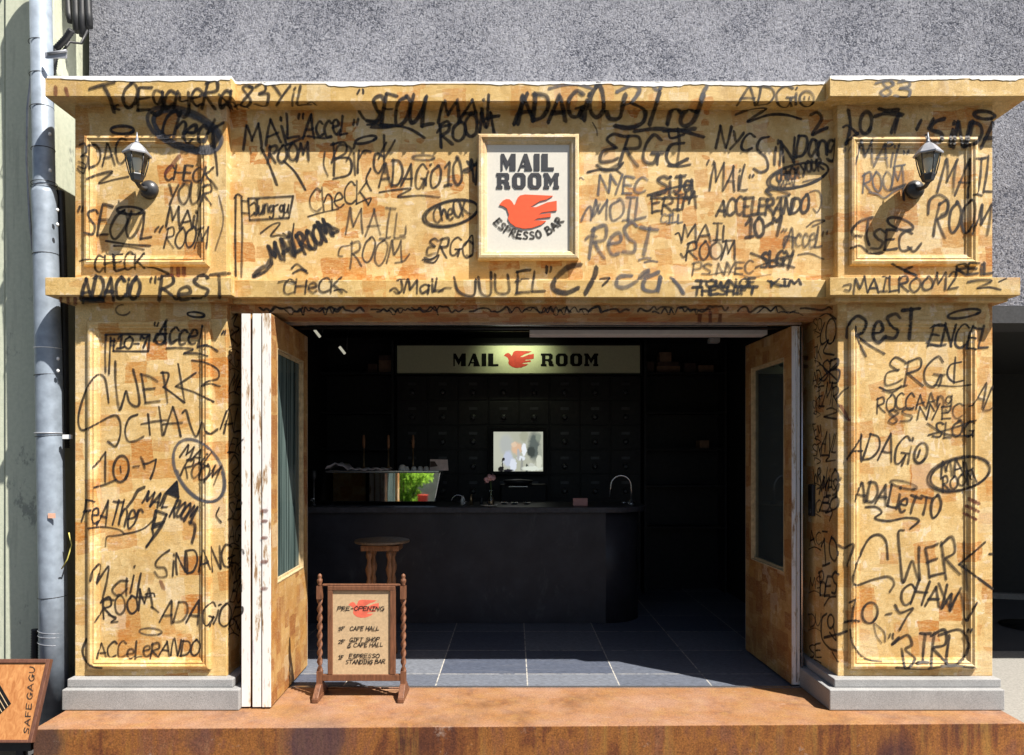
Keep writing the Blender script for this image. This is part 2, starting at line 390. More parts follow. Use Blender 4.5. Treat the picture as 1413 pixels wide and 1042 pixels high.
def tag(o, label=None, cat=None, group=None, kind=None):
    if label: o['label'] = label
    if cat: o['category'] = cat
    if group: o['group'] = group
    if kind: o['kind'] = kind
    return o
def thing(name, loc, label, cat, group=None):
    o = bpy.data.objects.new(name, None); COL.objects.link(o); o.location = loc; o.empty_display_size = .1
    return tag(o, label, cat, group)
def rootloc(o):
    v = Vector((0, 0, 0))
    while o is not None: v += o.location; o = o.parent
    return v
BV, BF, BO = [], [], []       # surfaces that can take paint
def mk(name, bm, mat, parent=None, bevel=0, paintable=False, recalc=True):
    if recalc: bmesh.ops.recalc_face_normals(bm, faces=bm.faces)
    me = bpy.data.meshes.new(name); o = bpy.data.objects.new(name, me)
    if paintable:
        bm.verts.ensure_lookup_table(); off = len(BV); bm.verts.index_update()
        BV.extend(v.co.copy() for v in bm.verts)
        for f in bm.faces: BF.append([v.index + off for v in f.verts]); BO.append(o)
    if parent is not None:
        d = rootloc(parent); o.parent = parent
        for v in bm.verts: v.co -= d
    bm.to_mesh(me); bm.free()
    for m in (mat if isinstance(mat, list) else [mat]): me.materials.append(m)
    COL.objects.link(o)
    if bevel:
        b = o.modifiers.new('bevel', 'BEVEL'); b.width = bevel; b.segments = 2; b.limit_method = 'ANGLE'; b.angle_limit = math.radians(50)
    return o
def NB(): return bmesh.new()
def copy_tree(o, parent=None):
    c = o.copy(); COL.objects.link(c); c.parent = parent
    for ch in o.children: copy_tree(ch, c)
    return c

# ---------------------------------------------------------------- setting: ground, floor, room
bm = NB(); vs = [bm.verts.new(p) for p in ((-150, -150, 0), (150, -150, 0), (150, 150, 0), (-150, 150, 0))]; bm.faces.new(vs)
tag(mk('ground', bm, M['asphalt']), kind='structure')
bm = NB(); vs = [bm.verts.new(p) for p in ((2.3, 3.2, .004), (9, 3.2, .004), (9, 6.9, .004), (2.3, 6.9, .004))]; bm.faces.new(vs)
tag(mk('pavement', bm, M['concrete']), kind='structure')
bm = NB(); vs = [bm.verts.new(p) for p in ((2.36, 6.35, .008), (9, 6.05, .008), (12, 14, .008), (2.36, 14, .008))]; bm.faces.new(vs)
tag(mk('driveway', bm, M['asphalt']), kind='structure')
STEP = .20
bm = NB(); box(bm, -2.2, 4.672, -.05, 2.45, 8.3, STEP - .004)
tag(mk('floor', bm, M['tiles']), kind='structure')
bm = NB()
box(bm, -2.2, 8.15, 0, 2.45, 8.3, 3.1); tag(mk('room_back_wall', bm, M['room']), kind='structure')
bm = NB(); box(bm, -2.2, 4.94, 0, -2.1, 8.15, 3.1); tag(mk('room_left_wall', bm, M['room']), kind='structure')
bm = NB(); box(bm, 2.35, 4.94, 0, 2.45, 8.15, 3.1); tag(mk('room_right_wall', bm, M['room']), kind='structure')
bm = NB(); box(bm, -2.2, 4.9, 3.02, 2.45, 8.3, 3.1); tag(mk('ceiling', bm, M['black']), kind='structure')

# ---------------------------------------------------------------- stucco building above and behind
b = thing('stucco_building', (3, 5, 0), 'grey rough stucco building rising above and behind the timber shopfront', 'building')
bm = NB(); box(bm, -2.9, 4.95, 2.72, 11, 5.2, 11); mk('wall', bm, M['stucco'], b)
bm = NB(); box(bm, 2.5, 4.94, 2.60, 11, 5.3, 2.716); mk('lower_band', bm, M['darkgrey'], b)  # dark band along the bottom edge of the stucco wall
bm = NB(); box(bm, -2.9, 5.2, 2.75, -2.75, 12, 11); mk('side_wall', bm, M['stucco'], b)
bm = NB(); box(bm, 2.5, 5.31, 2.66, 11, 14, 2.75); mk('soffit', bm, M['garage'], b)
bm = NB(); box(bm, 2.46, 4.97, 0, 2.56, 9.3, 2.66); mk('garage_side_wall', bm, M['garage'], b)
bm = NB(); hexa(bm, [(2.46, 9.35, 0), (11, 7.4, 0), (11, 7.6, 0), (2.46, 9.6, 0), (2.46, 9.35, 2.66), (11, 7.4, 2.66), (11, 7.6, 2.66), (2.46, 9.6, 2.66)]); mk('garage_wall', bm, M['garage'], b)
bm = NB(); hexa(bm, [(2.56, 9.25, .008), (11, 7.3, .008), (11, 7.4, .008), (2.56, 9.34, .008), (2.56, 9.25, .07), (11, 7.3, .07), (11, 7.4, .07), (2.56, 9.34, .07)]); mk('base_kerb', bm, M['concrete'], b)
bm = NB(); lathe(bm, (5.15, 7.15, .01), [(.02, 0), (.30, 0), (.31, .006), (.02, .008)], 24)
tag(mk('manhole_cover', bm, M['rubber']), 'dark round manhole cover in the shaded driveway right of the shopfront', 'manhole cover')

# ---------------------------------------------------------------- neighbour on the left
b = thing('neighbouring_building', (-4, 4.8, 0), 'pale green rendered building at the left edge behind the drainpipe', 'building')
bm = NB(); box(bm, -12, 4.72, 0, -3.315, 5.0, 11); box(bm, -3.30, 4.70, 0, -2.985, 5.6, 11); mk('wall', bm, M['neigh'], b, .006)
bm = NB(); box(bm, -2.985, 5.45, 0, -2.70, 5.6, 11); mk('gap_shade', bm, M['rubber'], b)  # dark sheet standing in for the deep shade inside the gap

# ---------------------------------------------------------------- timber shopfront
YP, YB = 4.35, 4.41          # pilaster face, recessed board
sf = thing('timber_shopfront', (.12, 4.6, STEP), 'golden OSB timber shopfront covered in black graffiti, with open folding doors', 'shopfront')
PZ0 = STEP + .172
LC0, LC1 = EYE + .935, EYE + 1.039     # lower cornice
TC0, TC1 = EYE + 2.099, EYE + 2.205    # top cornice
XL = (-2.635, -1.722); XR = (1.943, 2.874)
pil = []
for (x0, x1) in (XL, XR):
    bm = NB(); box(bm, x0, YP, PZ0, x1, 4.935, TC1 - .002)
    pil.append(mk('pilaster', bm, M['osb'], sf, .005, True))
bm = NB(); box(bm, XL[1] - .001, YB, EYE + .935, XR[0] + .001, 4.942, TC1 - .004)
board = mk('sign_board', bm, M['osb'], sf, 0, True)
bm = NB(); box(bm, XL[1] - .001, YB + .002, EYE + .864, XR[0] + .001, 4.85, EYE + .934)
lintel = mk('lintel', bm, M['soffit'], sf, .003, True)
CF, CC = YP - .11, YB - .11
bm = NB()
box(bm, -2.743, CF, TC0, -1.65, YP + .3, TC1); box(bm, -1.65, CC, TC0, 1.849, YB + .3, TC1); box(bm, 1.849, CF, TC0, 3.02, YP + .3, TC1)
topc = mk('top_cornice', bm, M['osb_trim'], sf, .003, True)
bm = NB()
box(bm, -2.735, CF + .006, TC1, -1.655, 4.948, TC1 + .016); box(bm, -1.655, CC + .006, TC1 - .002, 1.854, 4.948, TC1 + .014); box(bm, 1.854, CF + .006, TC1, 3.0, 4.948, TC1 + .018)
mk('cornice_flashing', bm, M['white'], topc)
rf = random.Random(3)
for xa, xb_, yy in ((-2.73, -1.66, CF), (-1.64, 1.84, CC), (1.86, 2.99, CF)):
    bm = NB(); n = int((xb_ - xa) / .018); low = .004; pr = None
    for i in range(n + 1):
        low = max(.0005, min(.02, low + rf.uniform(-.004, .0036))); x = xa + (xb_ - xa) * i / n
        if rf.random() < .03: low = rf.uniform(.005, .014)
        c = [bm.verts.new((x, yy - .003, TC1 + .001)), bm.verts.new((x, yy - .003, TC1 - low)), bm.verts.new((x, yy - .0008, TC1 - low)), bm.verts.new((x, yy - .0008, TC1 + .001))]
        if pr:
            for k in range(4): bm.faces.new((pr[k], pr[(k + 1) % 4], c[(k + 1) % 4], c[k]))
        pr = c
    mk('torn_film', bm, M['white'], topc)
bm = NB()
box(bm, -2.743, CF, LC0, -1.65, YP + .3, LC1); box(bm, -1.65, CC, LC0, 1.849, YB + .3, LC1); box(bm, 1.849, CF, LC0, 2.964, YP + .3, LC1)
lowc = mk('lower_cornice', bm, M['osb_trim'], sf, .003, True)
bm = NB()
box(bm, -2.69, YP - .06, LC0 - .026, -1.69, YP + .1, LC0 + .001); box(bm, -1.69, YB - .05, LC0 - .022, 1.90, YB + .1, LC0 + .001); box(bm, 1.90, YP - .06, LC0 - .026, 2.926, YP + .1, LC0 + .001)
mk('bed_mould', bm, M['osb'], lowc, .003, True)
PROF = [(0, -.002), (0, .016), (.008, .026), (.022, .030), (.034, .022), (.042, .024), (.052, .012), (.066, .007), (.066, -.002)]
def panel(p, xa, ya, xb, yb):
    bm = NB(); Y = YP - .02
    moulding(bm, PX(xa, Y), PZ(yb, Y), PX(xb, Y), PZ(ya, Y), YP, PROF)
    mk('panel_moulding', bm, M['osb'], p, 0, True)
panel(pil[0], 115, 186, 288, 367); panel(pil[0], 120, 443, 290, 924)
panel(pil[1], 1173, 188, 1350, 366); panel(pil[1], 1172, 442, 1349, 924)
# granite plinths
def plinth(xa, xb, xa2, xb2, yb):
    bm = NB(); box(bm, xa, 4.25, STEP + .001, xb, yb, STEP + .123)
    box(bm, xa2, 4.29, STEP + .1231, xb2, yb - .03, STEP + .174)
    mk('plinth', bm, M['granite'], sf, .006)
plinth(-2.652, -1.612, -2.645, -1.662, 4.935); plinth(1.853, 2.88, 1.898, 2.886, 4.935)
# weathered brown inner jamb posts behind the doors
bm = NB(); box(bm, -1.722, 4.86, STEP, -1.66, 4.93, EYE + .862); box(bm, 1.88, 4.86, STEP, 1.943, 4.93, EYE + .862); box(bm, -1.66, 4.86, EYE + .850, 1.88, 4.93, EYE + .862)
mk('door_frame', bm, M['black'], sf, .003)

# folding door leaves; local: u along the leaf (0 near .. .86 far), thickness t along +X side
GZ0, GZ1 = EYE - .78, EYE + .65
DZ0, DZ1 = STEP + .012, EYE + .836
def leaf(name, near, far, th, glass=True, streaked=False, label=None, edge=True):
    near = Vector((*near, 0)); far = Vector((*far, 0)); d = (far - near); L = d.length; d.normalize(); n = Vector((-d.y, d.x, 0))
    if n.x < 0: n = -n           # face normal towards +X
    def pt(u, t, z): q = near + d * u - n * t; return Vector((q.x, q.y, z))
    def bx(bm, u0, u1, t0, t1, z0, z1):
        hexa(bm, [pt(u0, t0, z0), pt(u1, t0, z0), pt(u1, t1, z0), pt(u0, t1, z0), pt(u0, t0, z1), pt(u1, t0, z1), pt(u1, t1, z1), pt(u0, t1, z1)])
    st = .125; e = .006
    bm = NB()
    bx(bm, e, L - e, 0, th, DZ0, GZ0); bx(bm, e, L - e, 0, th, GZ1, DZ1)
    bx(bm, e, st, 0, th, GZ0, GZ1); bx(bm, L - st, L - e, 0, th, GZ0, GZ1)
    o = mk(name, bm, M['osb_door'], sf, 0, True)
    if label: o['label'] = label
    bm = NB()
    bx(bm, -.002, e, .001, th - .001, DZ0, DZ1); bx(bm, L - e, L + .002, .001, th - .001, DZ0, DZ1)
    mk('edge_strip', bm, M['edgewhite'], o, .001, True)
    bm = NB(); k = .022
    bx(bm, st, st + .004, -.003, th + .003, GZ0, GZ1); bx(bm, L - st - .004, L - st, -.003, th + .003, GZ0, GZ1)
    bx(bm, st + .004, L - st - .004, -.003, th + .003, GZ0, GZ0 + .006); bx(bm, st + .004, L - st - .004, -.003, th + .003, GZ1 - .006, GZ1)
    bx(bm, st + .004, st + k, th * .3, th * .7, GZ0 + .006, GZ1 - .006); bx(bm, L - st - k, L - st - .004, th * .3, th * .7, GZ0 + .006, GZ1 - .006)
    bx(bm, st + k, L - st - k, th * .3, th * .7, GZ0 + .006, GZ0 + k); bx(bm, st + k, L - st - k, th * .3, th * .7, GZ1 - k, GZ1 - .006)
    mk('glazing_bead', bm, M['bead'], o, 0)
    bm = NB(); bx(bm, st + k, L - st - k, th * .46, th * .54, GZ0 + k, GZ1 - k)
    mk('glass_pane', bm, M['streakpane'] if streaked else M['glass'], o)
    return o, bx
d1, bx1 = leaf('folding_door', (-1.434, 4.28), (-1.462, 5.14), .052, streaked=True, label='front leaf of the left door stack, its glazed face seen from the opening')
leaf('folding_door', (-1.492, 4.283), (-1.522, 5.14), .052)
leaf('folding_door', (-1.558, 4.286), (-1.588, 5.14), .052)
# gap battens between stacked leaves
bm = NB(); box(bm, -1.490, 4.31, DZ0, -1.487, 4.40, DZ1 - .01); box(bm, -1.556, 4.31, DZ0, -1.5455, 4.40, DZ1 - .01); mk('door_seal', bm, M['rubber'], sf)
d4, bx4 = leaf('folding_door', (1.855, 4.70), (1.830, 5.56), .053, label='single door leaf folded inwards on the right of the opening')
# steel hinge rail on the right leaf's near edge
bm = NB(); tube(bm, [(1.868, 4.695, DZ0), (1.868, 4.695, DZ1)], .007, 8); box(bm, 1.826, 4.690, DZ0 + .02, 1.832, 4.698, DZ1 - .02)
mk('hinge_rail', bm, M['steel'], d4)
bm = NB(); box(bm, -1.66, 4.71, EYE + .846, 1.87, 4.75, EYE + .8638); mk('door_track', bm, M['steel'], sf)
# doorstep and threshold
st = thing('doorstep', (.1, 4.3, 0), 'rusty orange steel doorstep running along the front of the shopfront', 'step')
bm = NB(); hexa(bm, [(-2.63, 3.965, 0), (2.86, 4.055, 0), (2.88, 4.93, 0), (-2.64, 4.93, 0), (-2.63, 3.965, STEP), (2.86, 4.055, STEP), (2.88, 4.93, STEP), (-2.64, 4.93, STEP)])
# keep the slab in front of the tiles only: move back edge
for v in bm.verts:
    if v.co.y > 4.9: v.co.y = 4.67
mk('slab', bm, M['rust'], st, .004)
bm = NB(); box(bm, -1.60, 4.672, STEP - .003, 1.85, 4.70, STEP + .004); mk('threshold', bm, M['steel'], st)

# intercom on the right reveal
ic = thing('intercom', (1.943, 4.70, EYE - .29), 'small black keypad intercom on the right jamb of the doorway', 'intercom')
bm = NB(); box(bm, 1.921, 4.665, EYE - .395, 1.9425, 4.735, EYE - .19); mk('housing', bm, M['rubber'], ic, .005)
bm = NB(); box(bm, 1.919, 4.678, EYE - .30, 1.9205, 4.722, EYE - .20); mk('screen', bm, M['black'], ic)
bm = NB(); box(bm, 1.9195, 4.690, EYE - .375, 1.9207, 4.712, EYE - .355); mk('button', bm, M['steel'], ic)

# ---------------------------------------------------------------- framed sign
LET = {
 'M1': (1.05, [[(0, 0), (.12, 0), (.12, .62), (.43, .06), (.62, .42), (.62, 0), (1.02, 0), (1.02, 1), (.70, 1), (.45, .56), (.20, 1), (0, 1)]]),
 'A1': (1.0, [[(0, 0), (.14, 0), (.24, .22), (.50, .22), (.46, 0), (1, 0), (.64, 1), (.42, 1)], [(.30, .33), (.42, .60), (.52, .33)]]),
 'I1': (.40, [[(0, 0), (.38, 0), (.38, 1), (0, 1)]]),
 'L1': (.86, [[(0, 0), (.84, 0), (.84, .17), (.42, .17), (.42, 1), (0, 1)]]),
 'R': (1.0, [[(0, 0), (.44, 0), (.44, .17), (.36, .17), (.36, .40), (.50, .40), (.60, .32), (.60, .08), (.68, 0), (1, 0), (1, .17), (.92, .17), (.92, .35), (.80, .49), (.92, .60), (.92, .88), (.80, 1), (0, 1), (0, .83), (.08, .83), (.08, .17), (0, .17)], [(.36, .56), (.36, .83), (.58, .83), (.64, .77), (.64, .62), (.58, .56)]]),
 'O': (1.0, [[(.22, 0), (.78, 0), (.97, .2), (.97, .8), (.78, 1), (.22, 1), (.03, .8), (.03, .2)], [(.42, .18), (.35, .26), (.35, .74), (.42, .82), (.58, .82), (.65, .74), (.65, .26), (.58, .18)]]),
 'M2': (1.12, [[(0, 0), (.40, 0), (.40, .17), (.31, .17), (.31, .60), (.54, .20), (.77, .60), (.77, .17), (.70, .17), (.70, 0), (1.10, 0), (1.10, .17), (1.03, .17), (1.03, .83), (1.10, .83), (1.10, 1), (.78, 1), (.54, .62), (.30, 1), (0, 1), (0, .83), (.07, .83), (.07, .17), (0, .17)]]),
}
BIRD = [(255, 590), (280, 560), (305, 548), (330, 550), (347, 566), (362, 592), (376, 572), (386, 540), (405, 522), (440, 515), (640, 524), (596, 550), (548, 562), (475, 606), (520, 606), (600, 572), (668, 560), (668, 630), (560, 643), (540, 660), (625, 650), (625, 676), (530, 686), (502, 702), (592, 704), (560, 730), (490, 755), (430, 760), (370, 746), (332, 716), (318, 690), (325, 660), (310, 615), (285, 598)]
def outline_bm(loops, depth):
    """flat outlines with holes -> extruded solid in the XZ plane, front at y = -depth"""
    cu = bpy.data.curves.new('outline', 'CURVE'); cu.dimensions = '2D'; cu.fill_mode = 'BOTH'; cu.extrude = depth / 2
    for lp in loops:
        sp = cu.splines.new('POLY'); sp.points.add(len(lp) - 1); sp.use_cyclic_u = True
        for q, (x, z) in zip(sp.points, lp): q.co = (x, z, 0, 1)
    o = bpy.data.objects.new('outline', cu); COL.objects.link(o)
    dg = bpy.context.evaluated_depsgraph_get(); dg.update()
    me = bpy.data.meshes.new_from_object(o.evaluated_get(dg))
    bm = NB(); bm.from_mesh(me)
    bmesh.ops.remove_doubles(bm, verts=bm.verts, dist=1e-5)
    for v in bm.verts: v.co = Vector((v.co.x, -depth / 2 - v.co.z, v.co.y))
    bpy.data.objects.remove(o); bpy.data.curves.remove(cu); bpy.data.meshes.remove(me)
    return bm
def sign_word(keys, xa, xb, yb, yt, Y, depth, parent, mat, names='letter'):
    """letters between pixels xa..xb, baseline yb, top yt, standing on plane Y"""
    tot = sum(LET[k][0] for k in keys) + .13 * (len(keys) - 1); u = (PX(xb, Y) - PX(xa, Y)) / tot
    h = PZ(yt, Y) - PZ(yb, Y); x = PX(xa, Y); z = PZ(yb, Y)
    for k in keys:
        wd, loops = LET[k]
        bm = outline_bm([[(x + px * u, z + pz * h) for px, pz in lp] for lp in loops], depth)
        for v in bm.verts: v.co.y += Y
        mk(names, bm, mat, parent); x += (wd + .13) * u
def emblem(fx, fy, Y, depth, parent, mat):
    bm = outline_bm([[(PX(fx(x), Y), PZ(fy(y), Y)) for x, y in BIRD]], depth)
    for v in bm.verts: v.co.y += Y
    mk('bird_emblem', bm, mat, parent)
fs = thing('framed_sign', (.09, YB, PZ(357, YB)), 'white framed shop sign with an orange bird, centred on the graffiti board', 'sign')
YS = 4.392
bm = NB(); moulding(bm, PX(659, 4.36), PZ(357, 4.36), PX(799, 4.36), PZ(184, 4.36), YB, [(0, -.001), (0, .042), (.008, .050), (.022, .052), (.032, .040), (.042, .038), (.052, .026), (.058, .012)])
mk('frame', bm, M['frametrim'], fs)
bm = NB(); box(bm, PX(661, 4.39), YS, PZ(354, 4.39), PX(796, 4.39), YB - .0005, PZ(187, 4.39)); mk('panel', bm, M['panelwhite'], fs, 0, True)
zx = lambda x: 640 + x / 5.211; zy = lambda y: 170 + y / 5.21
sign_word(['M1', 'A1', 'I1', 'L1'], zx(268), zx(650), zy(340), zy(222), YS, .005, fs, M['signletter'])
sign_word(['R', 'O', 'O', 'M2'], zx(235), zx(687), zy(470), zy(360), YS, .005, fs, M['signletter'])
emblem(zx, zy, YS, .006, fs, M['birdred'])

# ---------------------------------------------------------------- wall lanterns
def lantern(loc, label):
    X, Y, Z = loc
    t = thing('wall_lantern', loc, label, 'wall lamp', 'coach lanterns on the shopfront')
    lc = Vector((X, Y - .145, Z + .117)); h = math.pi / 6
    bm = NB(); lathe(bm, (X, Y, Z), [(.056, 0), (.056, .012), (.050, .024), (.034, .040), (.012, .046)], 20, axis='Y'); mk('wall_plate', bm, M['lampmetal'], t)
    bm = NB(); tube(bm, [(X, Y - .03, Z), (X, Y - .075, Z - .018), (X, Y - .118, Z - .022), (X, Y - .145, Z - .008), (X, Y - .145, Z + .012)], [.014, .013, .012, .013, .018], 10); mk('arm', bm, M['lampmetal'], t)
    bm = NB(); lathe(bm, lc, [(.012, -.128), (.030, -.118), (.036, -.100), (.042, -.086), (.040, -.080)], 6, False, h); mk('base_cup', bm, M['lampmetal'], t)
    bm = NB(); lathe(bm, lc, [(.036, -.082), (.060, .030)], 6, False, h); mk('glass', bm, M['lampglass'], t)
    bm = NB()
    for k in range(6):
        a = k * math.pi / 3 + h
        tube(bm, [lc + Vector((.040 * math.cos(a), .040 * math.sin(a), -.086)), lc + Vector((.056 * math.cos(a), .056 * math.sin(a), -.02)), lc + Vector((.064 * math.cos(a), .064 * math.sin(a), .034))], .0035, 6)
    mk('cage', bm, M['lampmetal'], t)
    bm = NB(); lathe(bm, lc, [(.066, .030), (.078, .030), (.079, .038), (.070, .048), (.046, .078), (.030, .094), (.010, .104)], 6, False, h); mk('roof', bm, M['lampgrey'], t)
    bm = NB(); lathe(bm, lc, [(.010, .102), (.013, .110), (.006, .118), (.009, .128), (.005, .140), (.002, .165)], 10); mk('finial', bm, M['lampgrey'], t)
    bm = NB(); lathe(bm, lc, [(.012, -.08), (.014, -.058), (.028, -.036), (.032, -.010), (.024, .012), (.004, .02)], 14); mk('bulb', bm, M['bulb'], t)
    return t
lantern((PX(206, 4.345), 4.349, PZ(262, 4.345)), 'coach lantern on the left pilaster of the shopfront')
lantern((PX(1262, 4.345), 4.349, PZ(262, 4.345)), 'coach lantern on the right pilaster of the shopfront')

# ---------------------------------------------------------------- standing sign on the step
ss = thing('standing_sign', (-.945, 4.49, STEP), 'dark wooden standing sign with twisted posts and a kraft paper notice on the step', 'sign board')
Yq = 4.49; zx4 = lambda x: 425 + x / 5.213; zy4 = lambda y: 785 + y / 5.213
for sx in (85, 686):
    X = PX(zx4(sx), Yq)
    bm = NB(); box(bm, X - .019, 4.372, STEP + .001, X + .019, 4.62, STEP + .028)
    hexa(bm, [(X - .018, 4.378, STEP + .0281), (X + .018, 4.378, STEP + .0281), (X + .018, 4.612, STEP + .0281), (X - .018, 4.612, STEP + .0281), (X - .018, 4.455, STEP + .088), (X + .018, 4.455, STEP + .088), (X + .018, 4.53, STEP + .088), (X - .018, 4.53, STEP + .088)])
    mk('foot', bm, M['oak'], ss, .004)
    z0, z1 = STEP + .088, STEP + .765
    bm = NB(); box(bm, X - .017, 4.473, z0, X + .017, 4.507, z0 + .075); box(bm, X - .017, 4.473, z1 - .155, X + .017, 4.507, z1 - .075)
    lathe(bm, (X, 4.49, z1), [(.016, -.0752), (.011, -.064), (.017, -.05), (.017, -.035), (.009, -.028), (.014, -.018), (.012, -.008), (.004, 0)], 12)
    # barley twist: lobed section turning with height
    rings = []; N = 70; zb, zt = z0 + .0752, z1 - .1552
    for i in range(N + 1):
        f = i / N; z = zb + (zt - zb) * f; ring = []
        for k in range(14):
            a = 2 * math.pi * k / 14; r = .0125 + .0055 * math.cos(2 * (a - f * 26))
            ring.append(bm.verts.new((X + r * math.cos(a), 4.49 + r * math.sin(a), z)))
        rings.append(ring)
    for a, c in zip(rings, rings[1:]):
        for k in range(14): fc = bm.faces.new((a[k], a[(k + 1) % 14], c[(k + 1) % 14], c[k])); fc.smooth = True
    mk('twisted_post', bm, M['oak'], ss)
xo0, xo1 = PX(zx4(145), Yq), PX(zx4(630), Yq); xi0, xi1 = PX(zx4(180), Yq), PX(zx4(592), Yq)
zo1, zi1, zi0, zo0 = PZ(zy4(108), Yq), PZ(zy4(153), Yq), PZ(zy4(757), Yq), PZ(zy4(803), Yq)
xp0, xp1 = PX(zx4(85), Yq), PX(zx4(686), Yq)
bm = NB()
box(bm, xp0 + .017, 4.478, zo1 - .012, xp1 - .017, 4.502, zo1); box(bm, xo0, 4.474, zi1, xo1, 4.506, zo1 - .0121)
box(bm, xp0 + .017, 4.476, zo0, xp1 - .017, 4.504, zi0)
box(bm, xo0, 4.4745, zi0, xi0, 4.5055, zi1); box(bm, xi1, 4.4745, zi0, xo1, 4.5055, zi1)
mk('frame', bm, M['oak'], ss, .003)
bm = NB(); box(bm, xi0, 4.486, zi0, xi1, 4.498, zi1); mk('paper', bm, M['kraft'], ss, 0, True)
bm = NB(); tube(bm, [(xp0, 4.60, STEP + .02), (xp1, 4.60, STEP + .02)], .006, 8); mk('stretcher', bm, M['oak'], ss)
bm = outline_bm([[(PX(zx4(290 + (x - 255) * .53), 4.484), PZ(zy4(222 + (y - 515) * .535), 4.484)) for x, y in BIRD]], .0006)
for v in bm.verts: v.co.y += 4.4861
mk('bird_emblem', bm, simple('faded_red_print', (.62, .12, .07), .7), ss)

# ---------------------------------------------------------------- stool
sx, sy = -.985, 5.42; sz = EYE - .117 * 5.4
t = thing('bar_stool', (sx, sy, STEP), 'round topped brown wooden stool standing behind the notice board', 'stool')
bm = NB(); lathe(bm, (sx, sy, sz), [(.176, -.022), (.200, -.020), (.206, -.014), (.202, -.003), (.19, 0)], 40); mk('seat', bm, wood('weathered_stool_top', (.07, .045, .03), (.22, .15, .09), (12, 3, 12)), t, .0)
bm = NB(); box(bm, sx - .14, sy - .10, sz - .075, sx + .14, sy + .10, sz - .0345); mk('apron', bm, M['stoolwood'], t, .004)
for ix, iy in ((-1, -1), (1, -1), (-1, 1), (1, 1)):
    bm = NB(); cx, cy = sx - .005 + ix * .075, sy + iy * .085
    L = sz - .0755 - STEP
    prof = []
    for i in range(25):
        f = i / 24; r = .021 + (.008 * math.sin(f * 40) if .72 < f < .97 else 0) + (.012 * (1 - f / .12) if f < .12 else 0)
        prof.append((r, STEP + .001 + L * f))
    lathe(bm, (cx + 0, cy, 0), prof, 8, True, math.pi / 8); mk('leg', bm, M['stoolwood'], t)
bm = NB(); box(bm, sx - .08, sy - .01, STEP + .16, sx + .07, sy + .01, STEP + .20); mk('stretcher', bm, M['stoolwood'], t, .003)

# ---------------------------------------------------------------- bar counter and what stands on it
BT = EYE - .072 * 6.42
bc = thing('bar_counter', (-.4, 6.8, STEP), 'long black bar counter across the back of the dark room', 'counter')
def plan(xr, yf, rad, yb, z0, z1):
    bm = NB(); pl = [(-2.09, yb), (-2.09, yf)] + [(xr - rad + rad * math.sin(a), yf + rad - rad * math.cos(a)) for a in (math.pi / 2 * k / 14 for k in range(15))] + [(xr, yb)]
    lo = [bm.verts.new((x, y, z0)) for x, y in pl]; hi = [bm.verts.new((x, y, z1)) for x, y in pl]
    bm.faces.new(lo[::-1]); bm.faces.new(hi); n = len(pl)
    for k in range(n):
        f = bm.faces.new((lo[k], lo[(k + 1) % n], hi[(k + 1) % n], hi[k])); f.smooth = 2 <= k <= 15
    return bm
bm = plan(1.16, 6.47, .34, 7.15, STEP, BT - .0505); mk('body', bm, M['barmat'], bc)
bm = plan(1.22, 6.41, .38, 7.22, BT - .05, BT); mk('top', bm, M['bartop'], bc, .006)
# espresso machine
YM = 6.68
em = thing('espresso_machine', (-1.23, 6.9, BT), 'long polished steel espresso machine on the left of the bar', 'coffee machine')
z0, z1 = BT + .03, PZ(652, YM)
xa, xb, xc = PX(443, YM), PX(600, YM), PX(608, YM)
bm = NB(); hexa(bm, [(xa, YM, z0), (xb, YM, z0), (xb, 7.1, z0), (xa, 7.1, z0), (xa + .03, YM, z1), (xc, YM, z1), (xc, 7.1, z1), (xa + .03, 7.1, z1)]); mk('body', bm, M['mirror'], em, .006)
bm = NB(); box(bm, xa + .03, YM + .02, z1 + .0005, xc - .02, 7.08, z1 + .015); mk('cup_tray', bm, M['steel'], em)
for px in (455, 590):
    bm = NB(); x = PX(px, YM); lathe(bm, (x, YM + .08, BT), [(.02, 0), (.022, .03)], 10); mk('foot', bm, M['black'], em)
for px, tilt in ((502, -.01), (536, .0), (570, .004)):
    X = PX(px, 6.95); zb = z1 + .016; zt = PZ(600, 6.95)
    bm = NB(); lathe(bm, (X, 6.95, zb), [(.028, 0), (.026, .02), (.014, .03), (.008, .05), (.007, (zt - zb) * .62)], 10); lv = mk('lever', bm, M['brass'], em)
    bm = NB(); lathe(bm, (X, 6.95, zb + (zt - zb) * .62), [(.008, 0), (.013, .02), (.015, .07), (.010, .12), (.004, (zt - zb) * .38)], 10); mk('grip', bm, M['stoolwood'], lv)
# cloth on the machine
bm = NB(); g = []
for i in range(26):
    row = []
    for j in range(8):
        px = 452 + (538 - 452) * i / 25; Yc = 6.70 + .04 * j
        hgt = .016 + .05 * math.sin(math.pi * min(1, i / 9)) * (1 if i < 14 else .75) + .008 * math.sin(i * 1.9 + j) + .006 * math.sin(j * 2.3 + i * .7)
        row.append(bm.verts.new((PX(px, 6.8), Yc, z1 + .017 + max(.004, hgt))))
    g.append(row)
for i in range(25):
    for j in range(7): f = bm.faces.new((g[i][j], g[i + 1][j], g[i + 1][j + 1], g[i][j + 1])); f.smooth = True
o = mk('folded_cloth', bm, M['cloth']); sd = o.modifiers.new('thick', 'SOLIDIFY'); sd.thickness = .006
tag(o, 'crumpled white cloth lying on the left half of the espresso machine', 'cloth')
cupx = [555, 561, 571, 580, 588]; clabels = ['tallest white cup, an upturned one nearest the cloth on the coffee machine', 'small white cup second from the cloth on the coffee machine', 'small white cup at the foot of the right brass lever', 'small white cup between the right lever and the last cup', 'small white cup nearest the propped card on the coffee machine']
